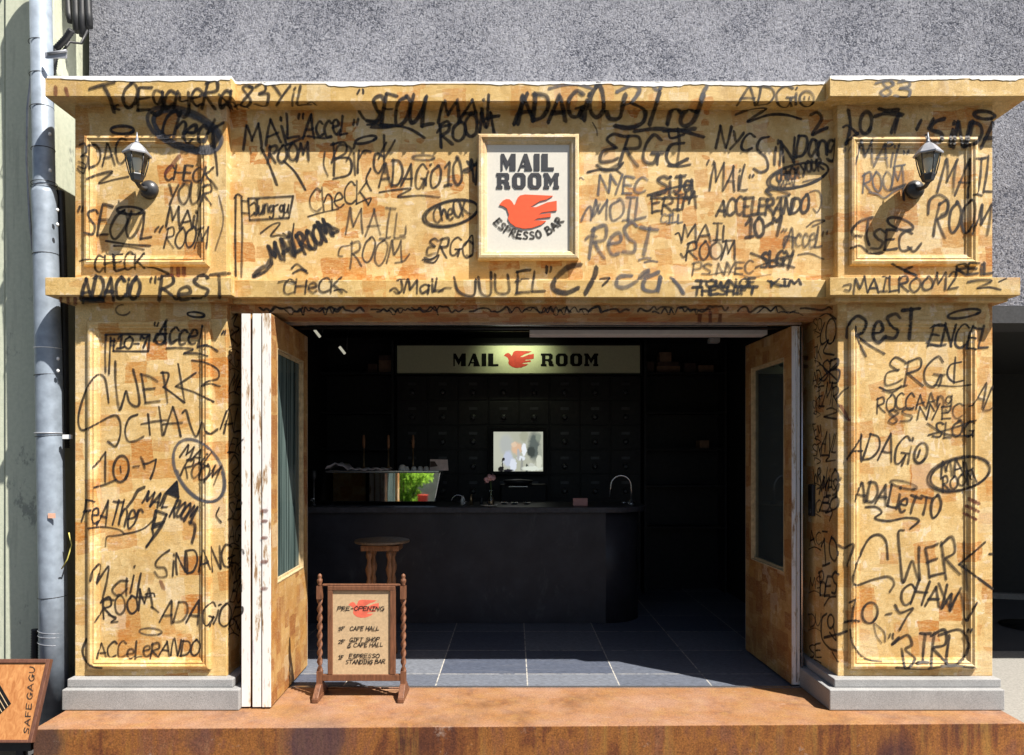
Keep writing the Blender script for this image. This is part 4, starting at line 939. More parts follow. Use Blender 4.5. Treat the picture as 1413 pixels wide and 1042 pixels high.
#GRAFFITI
# ---------------------------------------------------------------- lettering and graffiti, sprayed on the real surfaces
FONT = {
 'A': (.85, '0,0 .42,1;.42,1 .85,0;.12,.36 .74,.38'), 'B': (.7, '0,0 .05,1;~-.05,.95 .5,1 .55,.68 .06,.54;~.06,.54 .72,.48 .62,.02 -.05,.0'),
 'C': (.75, '~.75,.84 .42,1 .06,.68 .1,.18 .42,0 .78,.16'), 'D': (.75, '0,0 .06,1;~-.04,1 .55,.92 .76,.5 .52,.1 -.02,0'),
 'E': (.65, '.02,0 0,1;0,1 .65,.98;.02,.52 .52,.53;.02,0 .68,.02'), 'F': (.65, '.05,0 0,1;-.05,1 .68,.96;0,.52 .5,.54'),
 '&': (.75, '~.72,.9 .35,1 .12,.8 .52,.56;~.52,.56 .02,.42 .05,.05 .45,.05 .72,.2;~-.1,-.12 .35,-.22 .7,-.05'),
 'G': (.78, '~.75,.84 .4,1 .05,.62 .15,.1 .5,.0 .72,.36;.45,.38 .86,.38;.72,.36 .7,-.05'), 'H': (.7, '.02,0 0,1;.68,1 .72,0;0,.5 .72,.52'),
 'I': (.5, '.25,0 .25,1;.0,1 .5,1;0,0 .5,0'), 'i': (.16, '.08,0 .06,.66;.07,.86 .1,.95'), 'J': (.6, '~.5,1 .52,.25 .3,0 .02,.2;.2,1 .8,1'),
 'K': (.72, '0,0 .03,1;.68,1 .04,.42;.2,.52 .78,-.05'), 'L': (.6, '.05,1 .02,.02;.02,.02 .62,.06'),
 'M': (.95, '0,0 .16,1;.16,1 .44,.32;.44,.32 .78,1;.78,1 .95,0'), 'N': (.72, '0,0 .05,1;.05,1 .66,.02;.66,.02 .72,1'),
 'O': (.75, '~.42,1 .06,.72 .05,.25 .36,0 .72,.24 .72,.72 .42,1.02 .3,.96'), 'P': (.65, '0,0 .05,1;~-.04,.96 .58,1 .6,.58 .05,.48'),
 'R': (.72, '0,-.05 .06,1;~-.06,.92 .5,1.04 .6,.66 .08,.5;.1,.5 .76,-.04'), 'S': (.68, '~.68,.86 .4,1 .08,.82 .3,.56 .62,.36 .5,.06 .02,.08'),
 'T': (.8, '.4,0 .42,1;-.02,1 .84,.98'), 'U': (.7, '~0,1 .02,.35 .3,0 .62,.3 .7,1'), 'V': (.7, '0,1 .35,0;.35,0 .7,1'),
 'W': (.95, '0,1 .2,0;.2,0 .46,.66;.46,.66 .7,0;.7,0 .95,1'), 'Y': (.7, '0,1 .35,.48;.7,1 .25,-.1'), 'Z': (.7, '0,1 .7,1;.7,1 0,0;0,0 .72,0'),
 '0': (.68, '~.38,1 .05,.72 .05,.25 .34,0 .66,.24 .66,.72 .38,1.02 .28,.97'), '1': (.55, '0,.74 .34,1;.34,1 .3,0;-.02,0 .62,.03'),
 '2': (.68, '~.02,.78 .34,1 .62,.76 .02,.04;.02,.04 .74,.06'), '3': (.6, '~.02,.9 .4,1 .5,.72 .2,.54;~.2,.54 .6,.46 .5,.02 .0,.08'),
 '4': (.65, '.4,1 0,.35;0,.35 .7,.35;.5,.7 .48,0'), '5': (.6, '.6,1 .1,1;.1,1 .05,.55;~.05,.55 .5,.6 .5,.05 0,.08'),
 '6': (.6, '~.5,1 .1,.6 .08,.1 .4,0 .55,.3 .3,.5 .08,.3'), '7': (.68, '0,.62 .06,1;.06,.92 .3,.72;.3,.72 .66,.98;.66,.98 .3,-.05'),
 '8': (.6, '~.5,.88 .25,1 .08,.8 .5,.3 .3,0 .05,.2 .3,.52 .55,.78 .4,.97'), '9': (.6, '~.55,.8 .3,1 .05,.75 .3,.5 .55,.8;.55,.8 .45,0'),
 '-': (.55, '.06,.46 .5,.5'), ' ': (.35, ''), '(': (.3, '~.3,1.1 .02,.6 .3,-.15'), '"': (.3, '.05,1.05 .02,.8;.24,1.05 .2,.8'), "'": (.12, '.06,1.05 .03,.8'), '.': (.1, '.03,0 .07,.03'),
 'l': (.2, '.1,1.02 .08,0'),
 'a': (.65, '~.58,.6 .25,.66 .04,.3 .25,0 .56,.25;.6,.66 .62,0'), 'c': (.55, '~.55,.55 .28,.68 .04,.34 .25,0 .58,.1'), 'd': (.6, '~.52,.5 .2,.6 .04,.25 .25,0 .54,.25;.6,1.05 .56,0'),
 'e': (.6, '~.05,.34 .56,.42 .42,.7 .12,.6 .05,.25 .3,0 .64,.12'), 'g': (.6, '~.55,.6 .2,.66 .06,.35 .3,.12 .55,.4;~.58,.66 .58,-.2 .3,-.35 .05,-.22'),
 'h': (.6, '0,0 .03,1;~.02,.35 .3,.66 .55,.5 .56,0'), 'k': (.6, '0,0 .02,1;.5,.68 .02,.3;.18,.4 .6,-.04'), 'n': (.6, '0,0 .03,.66;~.02,.4 .3,.68 .55,.5 .56,0'),
 'o': (.58, '~.32,.68 .05,.45 .08,.12 .32,0 .55,.2 .5,.55 .3,.69'), 'r': (.45, '0,0 .04,.68;~.03,.4 .2,.66 .48,.62'), 't': (.5, '.25,0 .27,1;0,.7 .55,.72'),
 'u': (.6, '~0,.66 .03,.1 .3,0 .54,.3;.58,.68 .6,0'), 'y': (.6, '~0,.66 .1,.3 .5,.35;~.56,.68 .55,-.1 .3,-.35 .02,-.2'),
}
REG = {'A': (0, 90, 2.976), 'B': (310, 90, 2.976), 'C': (640, 90, 2.976), 'D': (920, 90, 2.979), 'E': (1120, 90, 2.976), 'F': (80, 400, 3.723), 'G': (80, 660, 3.723),
       'H': (1090, 400, 3.721), 'I': (1090, 660, 2.7276), 'Q': (425, 785, 5.213), 'S': (640, 170, 5.211), 'L': (0, 880, 6.43), 'X': (0, 0, 1.0), 'K': (1010, 430, 1.967)}
bvh = BVHTree.FromPolygons(BV, BF)
CAMP = Vector((0, 0, EYE)); rnd = random.Random(11); rnd2 = random.Random(5); NST = [0]
def catmull(p, n=10):
    if len(p) < 3: return p
    q = [2 * p[0] - p[1]] + p + [2 * p[-1] - p[-2]]; out = []
    for i in range(1, len(q) - 2):
        a, b, c, d = q[i - 1:i + 3]
        for k in range(n):
            t = k / n; out.append(.5 * (2 * b + (c - a) * t + (2 * a - 5 * b + 4 * c - d) * t * t + (3 * b - 3 * c + d - a) * t ** 3))
    return out + [p[-1]]
def resample(p, step):
    out = [p[0]]; acc = 0
    for a, b in zip(p, p[1:]):
        L = (b - a).length
        if L < 1e-6: continue
        d = step - acc
        while d <= L: out.append(a.lerp(b, d / L)); d += step
        acc = (acc + L) % step if L >= step - acc else acc + L
    if (out[-1] - p[-1]).length > step * .3: out.append(p[-1])
    return out
class Tag:
    """one piece of writing: strokes in, one mesh out, parented to the surface most of it lies on"""
    def __init__(s, reg, mat='marker', name='graffiti', parent=None, step=.85):
        s.r = REG[reg]; s.m = mat; s.name = name; s.par = parent; s.rows = []; s.own = []; s.hit = {}; s.step = step
    def stroke(s, pts, w, smooth=True):
        x0, y0, k = s.r; pp = [Vector((x0 + x / k, y0 + y / k)) for x, y in pts]; wp = w / k
        if smooth: pp = catmull(pp)
        # break at sharp corners
        seg = [[pp[0]]]
        for i in range(1, len(pp)):
            seg[-1].append(pp[i])
            if i < len(pp) - 1:
                u, v = pp[i] - pp[i - 1], pp[i + 1] - pp[i]
                if u.length > 1e-6 and v.length > 1e-6 and u.angle(v) > .9: seg.append([pp[i]])
        for sg in seg: s._run(resample(sg, s.step) if len(sg) > 1 else sg, wp)
        return s
    def _run(s, pts, wp):
        NST[0] += 1; off = .0012 + (NST[0] % 23) * .00011; run = []; last = None
        for i, p in enumerate(pts):
            d = Vector(((p.x - 709) / 1000, 1, -(p.y - 628) / 1000)).normalized()
            h, n, ix, ds = bvh.ray_cast(CAMP, d)
            if h is None: s._emit(run, wp, off); run = []; last = None; continue
            if n.dot(d) > 0: n = -n
            if last is not None and (n.dot(last[1]) < .93 or abs((h - last[0]).dot(last[1])) > .006): s._emit(run, wp, off); run = []
            run.append((h, n, BO[ix])); last = (h, n)
        s._emit(run, wp, off)
    def _emit(s, run, wp, off):
        if len(run) < 2: return
        rows = []; N = len(run)
        for i, (h, n, o) in enumerate(run):
            s.hit[o] = s.hit.get(o, 0) + 1
            t = (run[min(N - 1, i + 1)][0] - run[max(0, i - 1)][0])
            if t.length < 1e-7: continue
            t.normalize(); b = n.cross(t); hw = (wp * .72 + .16) * h.y / 1000 * (1 + .13 * math.sin(i * .11 + NST[0] * 1.7) + .05 * math.sin(i * .5 + NST[0]))
            q = h + n * (off + .0003 * i / N)
            rows.append((q, b * hw, t, hw))
        if len(rows) < 2: return
        out = [(rows[0][0] - rows[0][2] * rows[0][3] * .9, rows[0][1] * .55, 0)] + [(q, b, 1) for q, b, t, hw in rows] + [(rows[-1][0] + rows[-1][2] * rows[-1][3] * .9, rows[-1][1] * .55, 0)]
        s.rows.append(out); s.own.append(run[0][2])
    def ell(s, cx, cy, rx, ry, rot, w, turns=1.06, a0=0.4):
        c, n = math.cos(math.radians(rot)), math.sin(math.radians(rot)); pts = []
        N = int(26 * turns)
        for i in range(N + 1):
            a = a0 + 2 * math.pi * turns * i / N; k = 1 + .05 * math.sin(a * .5 + cx)
            x, y = rx * k * math.cos(a), ry * k * math.sin(a); pts.append((cx + x * c - y * n, cy + x * n + y * c))
        return s.stroke(pts, w)
    def text(s, tx, x0, y0, x1, y1, h, w, slant=.15, jit=1.12, gap=.10):
        adv = [FONT[c][0] for c in tx]; tot = sum(adv) + gap * (len(tx) - 1)
        d = Vector((x1 - x0, y1 - y0)); L = d.length; d /= L; up = Vector((d.y, -d.x)); u = L / tot; x = 0
        for c, a in zip(tx, adv):
            ro = rnd.uniform(-.11, .11) * jit; sc = 1.03 + rnd.uniform(-.08, .14) * jit; dy = rnd.uniform(-.07, .06) * jit * h
            for st_ in FONT[c][1].split(';'):
                if not st_: continue
                sm = st_[0] == '~'; pts = []
                for q in st_.lstrip('~').split():
                    fx, fy = map(float, q.split(','))
                    fx += rnd.uniform(-.045, .045) * jit; fy += rnd.uniform(-.04, .04) * jit
                    lx = (x + fx * 1.0) * u + fy * h * slant - (fy - .5) * h * math.sin(ro); ly = fy * h * sc + dy + (fx - a / 2) * u * math.sin(ro)
                    v = Vector((x0, y0)) + d * lx + up * ly; pts.append((v.x, v.y))
                if len(pts) == 2 and jit:
                    m = ((pts[0][0] + pts[1][0]) / 2 + rnd.uniform(-.03, .03) * h, (pts[0][1] + pts[1][1]) / 2 + rnd.uniform(-.03, .03) * h); pts.insert(1, m); sm = True
                s.stroke(pts, w, sm)
            x += a + gap
        return s
    def arc(s, tx, cx, cy, R, a0, a1, h, w):
        adv = [FONT[c][0] for c in tx]; tot = sum(adv) + .34 * (len(tx) - 1); x = 0
        for c, a in zip(tx, adv):
            for st_ in FONT[c][1].split(';'):
                if not st_: continue
                pts = []
                for q in st_.lstrip('~').split():
                    fx, fy = map(float, q.split(',')); an = math.radians(a0 + (a1 - a0) * (x + fx) / tot); rr = R - fy * h
                    pts.append((cx + rr * math.cos(an), cy + rr * math.sin(an)))
                s.stroke(pts, w, st_[0] == '~')
            x += a + .34
        return s
    def fill(s, pts, w):      # scribbled-in solid shape
        ys = [p[1] for p in pts]; y = min(ys) + w * .3
        while y < max(ys):
            xs = []
            for (xa, ya), (xb, yb) in zip(pts, pts[1:] + pts[:1]):
                if (ya <= y) != (yb <= y): xs.append(xa + (xb - xa) * (y - ya) / (yb - ya))
            xs.sort()
            for a, b in zip(xs[::2], xs[1::2]): s.stroke([(a, y), (b, y)], w, False)
            y += w * .5
        return s.stroke(pts + pts[:1], w * .5, False)
    def done(s):
        if not s.rows: return
        # strokes that lie apart become pieces of their own
        bb = []
        for rows in s.rows:
            ps = [q for q, b, e in rows]; bb.append([min(p[k] for p in ps) - .022 for k in range(3)] + [max(p[k] for p in ps) + .022 for k in range(3)])
        gid = list(range(len(bb)))
        def find(i):
            while gid[i] != i: i = gid[i]
            return i
        for i in range(len(bb)):
            for k in range(i):
                if all(bb[i][a] <= bb[k][a + 3] and bb[k][a] <= bb[i][a + 3] for a in range(3)): gid[find(i)] = find(k)
        for g in sorted(set(find(i) for i in range(len(bb)))):
            rs = [s.rows[i] for i in range(len(bb)) if find(i) == g]; hit = {}
            for i in range(len(bb)):
                if find(i) == g: hit[s.own[i]] = hit.get(s.own[i], 0) + len(s.rows[i])
            s.build(rs, s.par or max(hit, key=hit.get))
    def build(s, allrows, par):
        bm = NB(); uv = bm.loops.layers.uv.new('UVMap')
        for rows in allrows:
            op = rnd2.uniform(.86, 1.0); fade = rnd2.choice((0, 0, .12, .3)) if s.m not in ('ink', 'spray') else rnd2.choice((0, 0, .12))
            vs = [[bm.verts.new(p) for p in (q - b, q, q + b)] for q, b, e in rows]
            for i in range(len(rows) - 1):
                for k in (0, 1):
                    f = bm.faces.new((vs[i][k], vs[i][k + 1], vs[i + 1][k + 1], vs[i + 1][k]))
                    for lp, (r, c) in zip(f.loops, ((i, k), (i, k + 1), (i + 1, k + 1), (i + 1, k))): lp[uv].uv = (rows[r][2] if c == 1 else 0, op * (1 - fade * r / len(rows)))
        if rootdepth(par) >= 2: par = par.parent
        mk(s.name, bm, M[s.m], par, recalc=False)
def rootdepth(o):
    d = 0
    while o.parent is not None: d += 1; o = o.parent
    return d
def T(reg, mat, *items):
    t = Tag(reg, mat)
    for it in items:
        k = it[0]
        if k == 't': t.text(*it[1:])
        elif k == 'e': t.ell(*it[1:])
        elif k == 's': t.stroke(it[1], it[2])
        elif k == 'l': t.stroke(it[1], it[2], False)
        elif k == 'f': t.fill(it[1], it[2])
    t.done()
# --- top left block
T('A', 'marker', ('t', 'OEgayeRa', 500, 178, 945, 168, 92, 11), ('s', [(368, 98), (410, 85), (472, 70)], 11), ('s', [(430, 90), (450, 130), (470, 195)], 12), ('s', [(485, 160), (470, 175), (492, 185)], 9), ('s', [(900, 120), (930, 150), (945, 190)], 9), ('s', [(905, 165), (955, 150), (975, 180)], 8))
T('A', 'grey', ('e', 760, 266, 156, 76, 22, 15, 1.3), ('e', 762, 264, 140, 62, 21, 15, 1.2), ('e', 764, 270, 148, 70, 24, 14, 1.1)); T('A', 'spray', ('t', 'ChecK', 655, 285, 885, 332, 95, 11))
T('A', 'spray', ('e', 504, 266, 48, 16, 0, 10))
T('A', 'marker', ('t', '3DAC', 325, 430, 520, 400, 95, 7), ('s', [(318, 425), (345, 445), (352, 410), (322, 395)], 6), ('s', [(355, 468), (400, 450), (462, 438), (408, 484), (470, 470), (528, 458)], 7))
T('A', 'marker', ('t', 'CHECK', 672, 472, 865, 478, 58, 7), ('s', [(850, 462), (872, 480), (892, 508)], 8))
T('A', 'marker', ('t', 'YOUR', 685, 572, 865, 566, 78, 8)); T('A', 'marker', ('t', 'MAiL', 682, 665, 835, 668, 72, 8))
T('A', 'marker', ('t', 'ROOM', 676, 752, 852, 752, 74, 6))
T('A', 'marker', ('t', 'SEOUL', 338, 700, 612, 722, 108, 9), ('t', '"', 308, 690, 335, 690, 90, 8), ('t', '"', 625, 760, 655, 760, 90, 8), ('s', [(435, 722), (520, 735), (618, 742)], 7), ('s', [(468, 742), (530, 745), (592, 757)], 6))
T('A', 'marker', ('e', 535, 597, 52, 15, 3, 9)); T('A', 'thin', ('s', [(900, 535), (918, 640), (885, 760)], 6)); T('A', 'spray', ('s', [(884, 355), (890, 400), (894, 452)], 8))
T('A', 'marker', ('t', 'CHECK', 385, 852, 590, 832, 64, 8), ('s', [(570, 825), (630, 832), (692, 856)], 8), ('s', [(328, 805), (350, 798), (372, 800)], 6))
T('A', 'spray', ('t', 'ADACiO', 330, 968, 570, 955, 82, 12), ('f', [(345, 950), (420, 960), (430, 972), (340, 978)], 12))
T('A', 'marker', ('t', '"', 608, 960, 636, 960, 85, 9), ('t', 'ReST', 652, 968, 935, 952, 84, 12))
T('A', 'thin', ('e', 505, 1005, 30, 22, 0, 6, .7))
# --- sign board, left half
T('B', 'marker', ('t', '83', 62, 170, 175, 165, 78, 10), ('t', 'YiL', 190, 160, 350, 165, 76, 9), ('s', [(340, 155), (358, 150), (376, 162)], 8)); T('B', 'spray', ('s', [(0, 165), (18, 155), (30, 180)], 9), ('s', [(40, 170), (60, 160), (100, 175)], 8))
T('B', 'spray', ('t', '"', 535, 175, 570, 175, 62, 8), ('t', 'SEOUL', 588, 238, 848, 248, 118, 13), ('s', [(552, 190), (580, 225), (640, 232)], 11), ('s', [(585, 245), (690, 248), (760, 262), (822, 300)], 9), ('s', [(600, 256), (660, 258), (715, 250)], 8))
T('B', 'spray', ('t', 'MAiL', 880, 240, 1125, 222, 92, 11)); T('B', 'spray', ('t', 'ROOM', 888, 328, 1108, 282, 84, 11), ('s', [(872, 278), (890, 255), (930, 245)], 9))
T('B', 'spray', ('t', 'MAiL', 82, 345, 305, 300, 92, 9), ('s', [(250, 330), (300, 308), (330, 292)], 8)); T('B', 'spray', ('t', '"', 298, 290, 322, 290, 88, 8), ('t', 'AcceL', 328, 300, 505, 282, 82, 9), ('t', '"', 520, 318, 546, 315, 88, 8), ('s', [(340, 292), (400, 300), (440, 296)], 8))
T('B', 'marker', ('t', 'ROOM', 178, 402, 345, 392, 66, 9), ('s', [(150, 340), (180, 400), (215, 492)], 9), ('s', [(242, 392), (290, 440), (332, 512)], 8))
T('B', 'spray', ('e', 580, 306, 46, 13, -14, 9)); T('B', 'marker', ('t', 'Bird', 448, 465, 660, 440, 128, 8), ('s', [(440, 400), (470, 330), (520, 345), (500, 395)], 8), ('s', [(700, 308), (680, 345), (655, 382)], 8), ('s', [(665, 318), (650, 345), (632, 385)], 7), ('s', [(412, 358), (408, 410), (425, 455)], 6))
T('B', 'marker', ('t', 'ADAGiO', 632, 502, 880, 498, 92, 8), ('s', [(600, 425), (582, 470), (602, 515)], 7), ('s', [(635, 522), (700, 512), (765, 508), (712, 540), (800, 535), (882, 542)], 6)); T('B', 'thin', ('e', 818, 379, 46, 10, 0, 8))
T('B', 'marker', ('t', '10-7', 905, 495, 1046, 478, 92, 9))
T('B', 'marker', ('t', 'CheCK', 352, 602, 590, 560, 84, 6), ('s', [(342, 622), (400, 605), (468, 590)], 5), ('s', [(540, 570), (600, 545), (590, 575)], 5))
T('B', 'thin', ('t', 'MAIL', 490, 700, 738, 704, 100, 7), ('s', [(720, 700), (742, 695), (745, 660)], 6)); T('B', 'thin', ('t', 'ROOM', 512, 820, 725, 815, 92, 7), ('s', [(512, 740), (478, 748), (468, 780), (485, 785)], 6), ('s', [(700, 812), (735, 805), (760, 775)], 6))
T('B', 'marker', ('e', 930, 608, 112, 50, -13, 8, 1.9), ('t', 'CheCK', 862, 650, 1002, 612, 62, 7))
T('B', 'marker', ('t', '&RGC', 828, 782, 1010, 786, 66, 7), ('s', [(812, 800), (850, 795), (880, 780), (860, 810), (820, 806)], 6))
T('B', 'marker', ('l', [(46, 535), (44, 700), (46, 866)], 7), ('l', [(70, 545), (73, 700), (69, 872)], 7), ('s', [(40, 545), (55, 530), (72, 540)], 7), ('l', [(98, 547), (190, 543), (282, 538)], 7), ('l', [(282, 538), (272, 590), (265, 627)], 7), ('l', [(265, 627), (180, 632), (104, 636)], 7), ('l', [(104, 636), (98, 547)], 7), ('l', [(72, 556), (99, 560)], 5), ('l', [(72, 606), (100, 608)], 5))
T('B', 'marker', ('t', 'Jung-gu', 118, 612, 262, 604, 52, 7), ('s', [(106, 575), (125, 565), (130, 600), (110, 618)], 6))
T('B', 'marker', ('s', [(148, 690), (195, 655), (228, 650), (190, 700), (225, 698), (262, 706)], 6), ('s', [(240, 690), (262, 706), (235, 712)], 5), ('s', [(285, 650), (278, 720), (292, 770)], 6))
T('B', 'spray', ('s', [(118, 866), (150, 835), (175, 822), (185, 800)], 15), ('s', [(122, 868), (165, 848), (190, 822)], 12), ('t', 'MAiL', 195, 822, 320, 765, 78, 13), ('t', 'ROOM', 325, 775, 445, 705, 78, 13), ('s', [(420, 650), (445, 668), (468, 680), (440, 692)], 10), ('s', [(395, 660), (425, 655), (450, 690)], 9), ('s', [(275, 835), (300, 818), (340, 855)], 8), ('s', [(280, 855), (310, 840), (335, 845)], 8))
T('B', 'marker', ('t', 'CHeCK', 238, 938, 480, 930, 50, 7), ('s', [(222, 890), (250, 885), (290, 895)], 6), ('s', [(450, 925), (480, 920), (502, 932)], 6)); T('B', 'marker', ('t', 'JMaiL', 692, 938, 900, 932, 50, 8), ('s', [(680, 925), (700, 915), (720, 935)], 7), ('s', [(880, 930), (905, 915), (930, 915)], 7))
# --- sign board, right half
T('C', 'marker', ('s', [(-40, 870), (-20, 930), (40, 945), (50, 880)], 9), ('s', [(60, 870), (72, 935), (110, 940), (112, 850)], 9), ('s', [(128, 860), (135, 930), (185, 930), (180, 860)], 9), ('t', 'EL', 215, 935, 335, 925, 75, 9), ('t', '"', 322, 945, 352, 945, 100, 9))
T('C', 'marker', ('s', [(480, 820), (430, 830), (375, 880), (370, 920), (420, 935), (470, 915)], 18), ('s', [(545, 830), (535, 870), (498, 940)], 15), ('s', [(560, 880), (598, 875), (570, 905)], 9))
T('C', 'grey', ('s', [(690, 865), (640, 870), (628, 905), (665, 912), (720, 880), (760, 850)], 14), ('s', [(800, 850), (745, 880), (740, 920), (790, 925), (808, 870), (798, 930)], 14), ('s', [(850, 872), (880, 905), (902, 938)], 12), ('s', [(760, 840), (740, 850), (720, 870)], 11))
T('C', 'spray', ('t', 'ADAGiO', 212, 240, 572, 208, 112, 15), ('s', [(205, 245), (225, 195), (262, 115)], 12)); T('C', 'grey', ('s', [(350, 97), (400, 84), (465, 78), (528, 96)], 11))
T('C', 'grey', ('s', [(628, 110), (690, 82), (722, 100), (690, 150), (650, 165)], 15), ('e', 795, 90, 14, 12, 0, 13))
T('C', 'spray', ('s', [(585, 190), (600, 220), (640, 215), (655, 150), (665, 120)], 15), ('s', [(690, 155), (742, 185), (735, 235), (680, 258), (620, 250)], 16), ('s', [(805, 110), (785, 175), (762, 245)], 16), ('s', [(835, 245), (850, 190), (875, 180), (890, 195)], 15), ('s', [(960, 190), (915, 185), (890, 225), (905, 250), (945, 225), (985, 120)], 16), ('s', [(700, 272), (790, 262), (870, 268), (950, 262)], 14), ('s', [(820, 272), (880, 268), (930, 280), (985, 296)], 13))
T('C', 'grey', ('s', [(1000, 85), (985, 110), (975, 140)], 14))
T('C', 'marker', ('t', '&RG', 560, 405, 800, 412, 112, 11), ('s', [(905, 320), (850, 330), (832, 380), (860, 410), (920, 385)], 11), ('s', [(880, 260), (885, 330), (875, 415)], 10), ('s', [(840, 412), (890, 415), (930, 408)], 10), ('s', [(508, 440), (560, 428), (625, 428), (655, 400)], 9), ('s', [(625, 428), (645, 445)], 8), ('s', [(905, 285), (850, 300), (840, 270)], 8))
T('C', 'grey', ('t', 'NYEC', 552, 528, 745, 522, 68, 9)); T('C', 'spray', ('t', 'SiJg', 790, 525, 935, 522, 68, 11), ('s', [(755, 535), (850, 505), (935, 490)], 8)); T('C', 'marker', ('t', 'ERIM', 772, 608, 955, 590, 62, 8), ('s', [(768, 545), (860, 545), (960, 538)], 6)); T('C', 'grey', ('t', 'CILL', 808, 648, 895, 646, 36, 7))
T('C', 'grey', ('t', 'MOIL', 520, 640, 740, 636, 85, 9), ('s', [(482, 640), (500, 600), (520, 580), (530, 620), (560, 570)], 9)); T('C', 'grey', ('t', 'ReST', 520, 790, 780, 778, 112, 13), ('s', [(500, 715), (520, 700), (545, 705)], 11), ('s', [(718, 800), (745, 792), (768, 794)], 7), ('s', [(742, 810), (770, 804), (795, 808)], 7))
T('C', 'thin', ('s', [(470, 470), (480, 462), (492, 470)], 6)); T('C', 'thin', ('s', [(528, 235), (545, 265), (548, 290)], 5))
T('C', 'marker', ('s', [(0, 430), (30, 420), (60, 400)], 9), ('s', [(15, 395), (35, 430), (40, 480)], 9), ('s', [(5, 740), (35, 700), (35, 780), (10, 780)], 6))
T('D', 'marker', ('t', 'ADGi', 292, 168, 535, 165, 74, 8), ('e', 575, 138, 30, 32, 0, 8), ('l', [(566, 130), (566, 142)], 5), ('l', [(586, 130), (586, 142)], 5))
T('D', 'spray', ('s', [(282, 205), (340, 182), (408, 178), (332, 232), (420, 205), (490, 205), (552, 222)], 9)); T('D', 'spray', ('s', [(590, 205), (620, 195), (635, 225), (598, 285), (630, 270), (660, 258)], 11))
T('D', 'marker', ('t', 'NYC', 202, 338, 345, 352, 78, 9)); T('D', 'marker', ('s', [(420, 295), (385, 305), (372, 345), (408, 380), (415, 425), (385, 440), (358, 425)], 9), ('t', 'iN', 440, 405, 520, 398, 100, 9))
T('D', 'spray', ('t', 'Dang', 535, 385, 690, 368, 90, 10), ('s', [(475, 330), (478, 370), (480, 400)], 9)); T('D', 'marker', ('e', 540, 455, 125, 45, -14, 9, 1.6), ('t', 'CHeCK', 452, 478, 545, 462, 38, 8), ('t', 'YOUR', 555, 452, 640, 428, 42, 8), ('s', [(415, 515), (450, 512), (505, 532), (455, 545)], 9), ('s', [(425, 500), (408, 518), (430, 535)], 8)); T('D', 'thin', ('t', 'MAiL', 458, 510, 540, 495, 32, 6), ('s', [(560, 480), (600, 470), (645, 462)], 6))
T('D', 'marker', ('t', '"', 158, 470, 185, 470, 68, 7), ('t', 'MAiL', 178, 512, 335, 508, 92, 7), ('t', '"', 330, 500, 352, 500, 50, 7)); T('D', 'marker', ('t', 'ACCELERANDO', 205, 618, 580, 610, 64, 10)); T('D', 'marker', ('t', '10-7', 325, 708, 470, 692, 75, 11))
T('D', 'marker', ('t', 'MAIL', 58, 728, 265, 724, 66, 7), ('s', [(35, 695), (50, 690), (60, 720)], 6)); T('D', 'marker', ('t', 'ROOM', 82, 800, 282, 790, 66, 7), ('s', [(58, 775), (70, 790), (85, 770)], 6)); T('D', 'thin', ('t', 'PS', 105, 862, 180, 858, 46, 7), ('t', 'NYEC', 205, 860, 352, 856, 46, 8))
T('D', 'marker', ('t', 'SLGY', 385, 830, 515, 825, 56, 10), ('s', [(345, 772), (420, 800), (525, 832)], 7), ('s', [(365, 832), (440, 800), (520, 780)], 7)); T('D', 'thin', ('t', '"', 468, 730, 490, 728, 55, 8), ('t', 'AcceL', 485, 750, 638, 742, 80, 8), ('t', '"', 640, 745, 668, 742, 65, 8), ('s', [(540, 780), (590, 775), (645, 798)], 7), ('s', [(480, 740), (490, 705), (530, 710)], 9), ('s', [(575, 665), (610, 640), (648, 640), (600, 662)], 7))
T('D', 'spray', ('t', 'TOWN', 118, 915, 285, 910, 28, 9), ('t', 'OF', 300, 912, 362, 910, 28, 9)); T('D', 'spray', ('t', 'THE', 105, 945, 205, 942, 30, 9), ('t', 'SHIFT', 215, 942, 365, 940, 30, 9)); T('D', 'spray', ('t', 'KIM', 428, 910, 550, 902, 24, 9), ('s', [(415, 885), (440, 895)], 6)); T('D', 'grey', ('s', [(25, 880), (50, 905), (68, 938)], 13))
T('D', 'thin', ('s', [(588, 522), (612, 515), (630, 525), (635, 570), (618, 605), (602, 590)], 6))
T('D', 'thin', ('s', [(175, 862), (260, 850), (340, 870), (430, 860)], 4))
# --- top right block
T('E', 'grey', ('t', '83', 275, 132, 398, 135, 64, 10), ('s', [(262, 75), (320, 58), (380, 62)], 8)); T('E', 'spray', ('s', [(150, 185), (158, 240), (150, 300), (140, 325)], 12), ('s', [(128, 255), (150, 250), (190, 285)], 9), ('s', [(138, 325), (170, 295), (190, 280)], 11), ('e', 222, 236, 24, 46, 8, 13), ('s', [(258, 212), (300, 200), (372, 205)], 14), ('s', [(275, 180), (310, 188), (355, 185)], 14), ('s', [(360, 200), (345, 230), (325, 280)], 13), ('s', [(352, 225), (340, 280)], 9))
T('E', 'spray', ('e', 708, 206, 42, 16, 6, 13)); T('E', 'spray', ('l', [(450, 225), (430, 265)], 11), ('l', [(500, 220), (478, 262)], 10), ('s', [(545, 220), (505, 235), (490, 265), (530, 280), (530, 312), (490, 318), (472, 290)], 14), ('t', 'iNDA', 560, 330, 750, 345, 98, 13))
T('E', 'grey', ('t', '"', 132, 405, 160, 402, 58, 7), ('t', 'MAiL', 180, 412, 382, 418, 88, 8), ('t', '"', 368, 410, 396, 410, 58, 7), ('e', 318, 325, 14, 8, -15, 8)); T('E', 'grey', ('t', 'ROOM', 212, 525, 380, 495, 72, 7), ('s', [(235, 522), (270, 530), (298, 545), (335, 520), (382, 495)], 7))
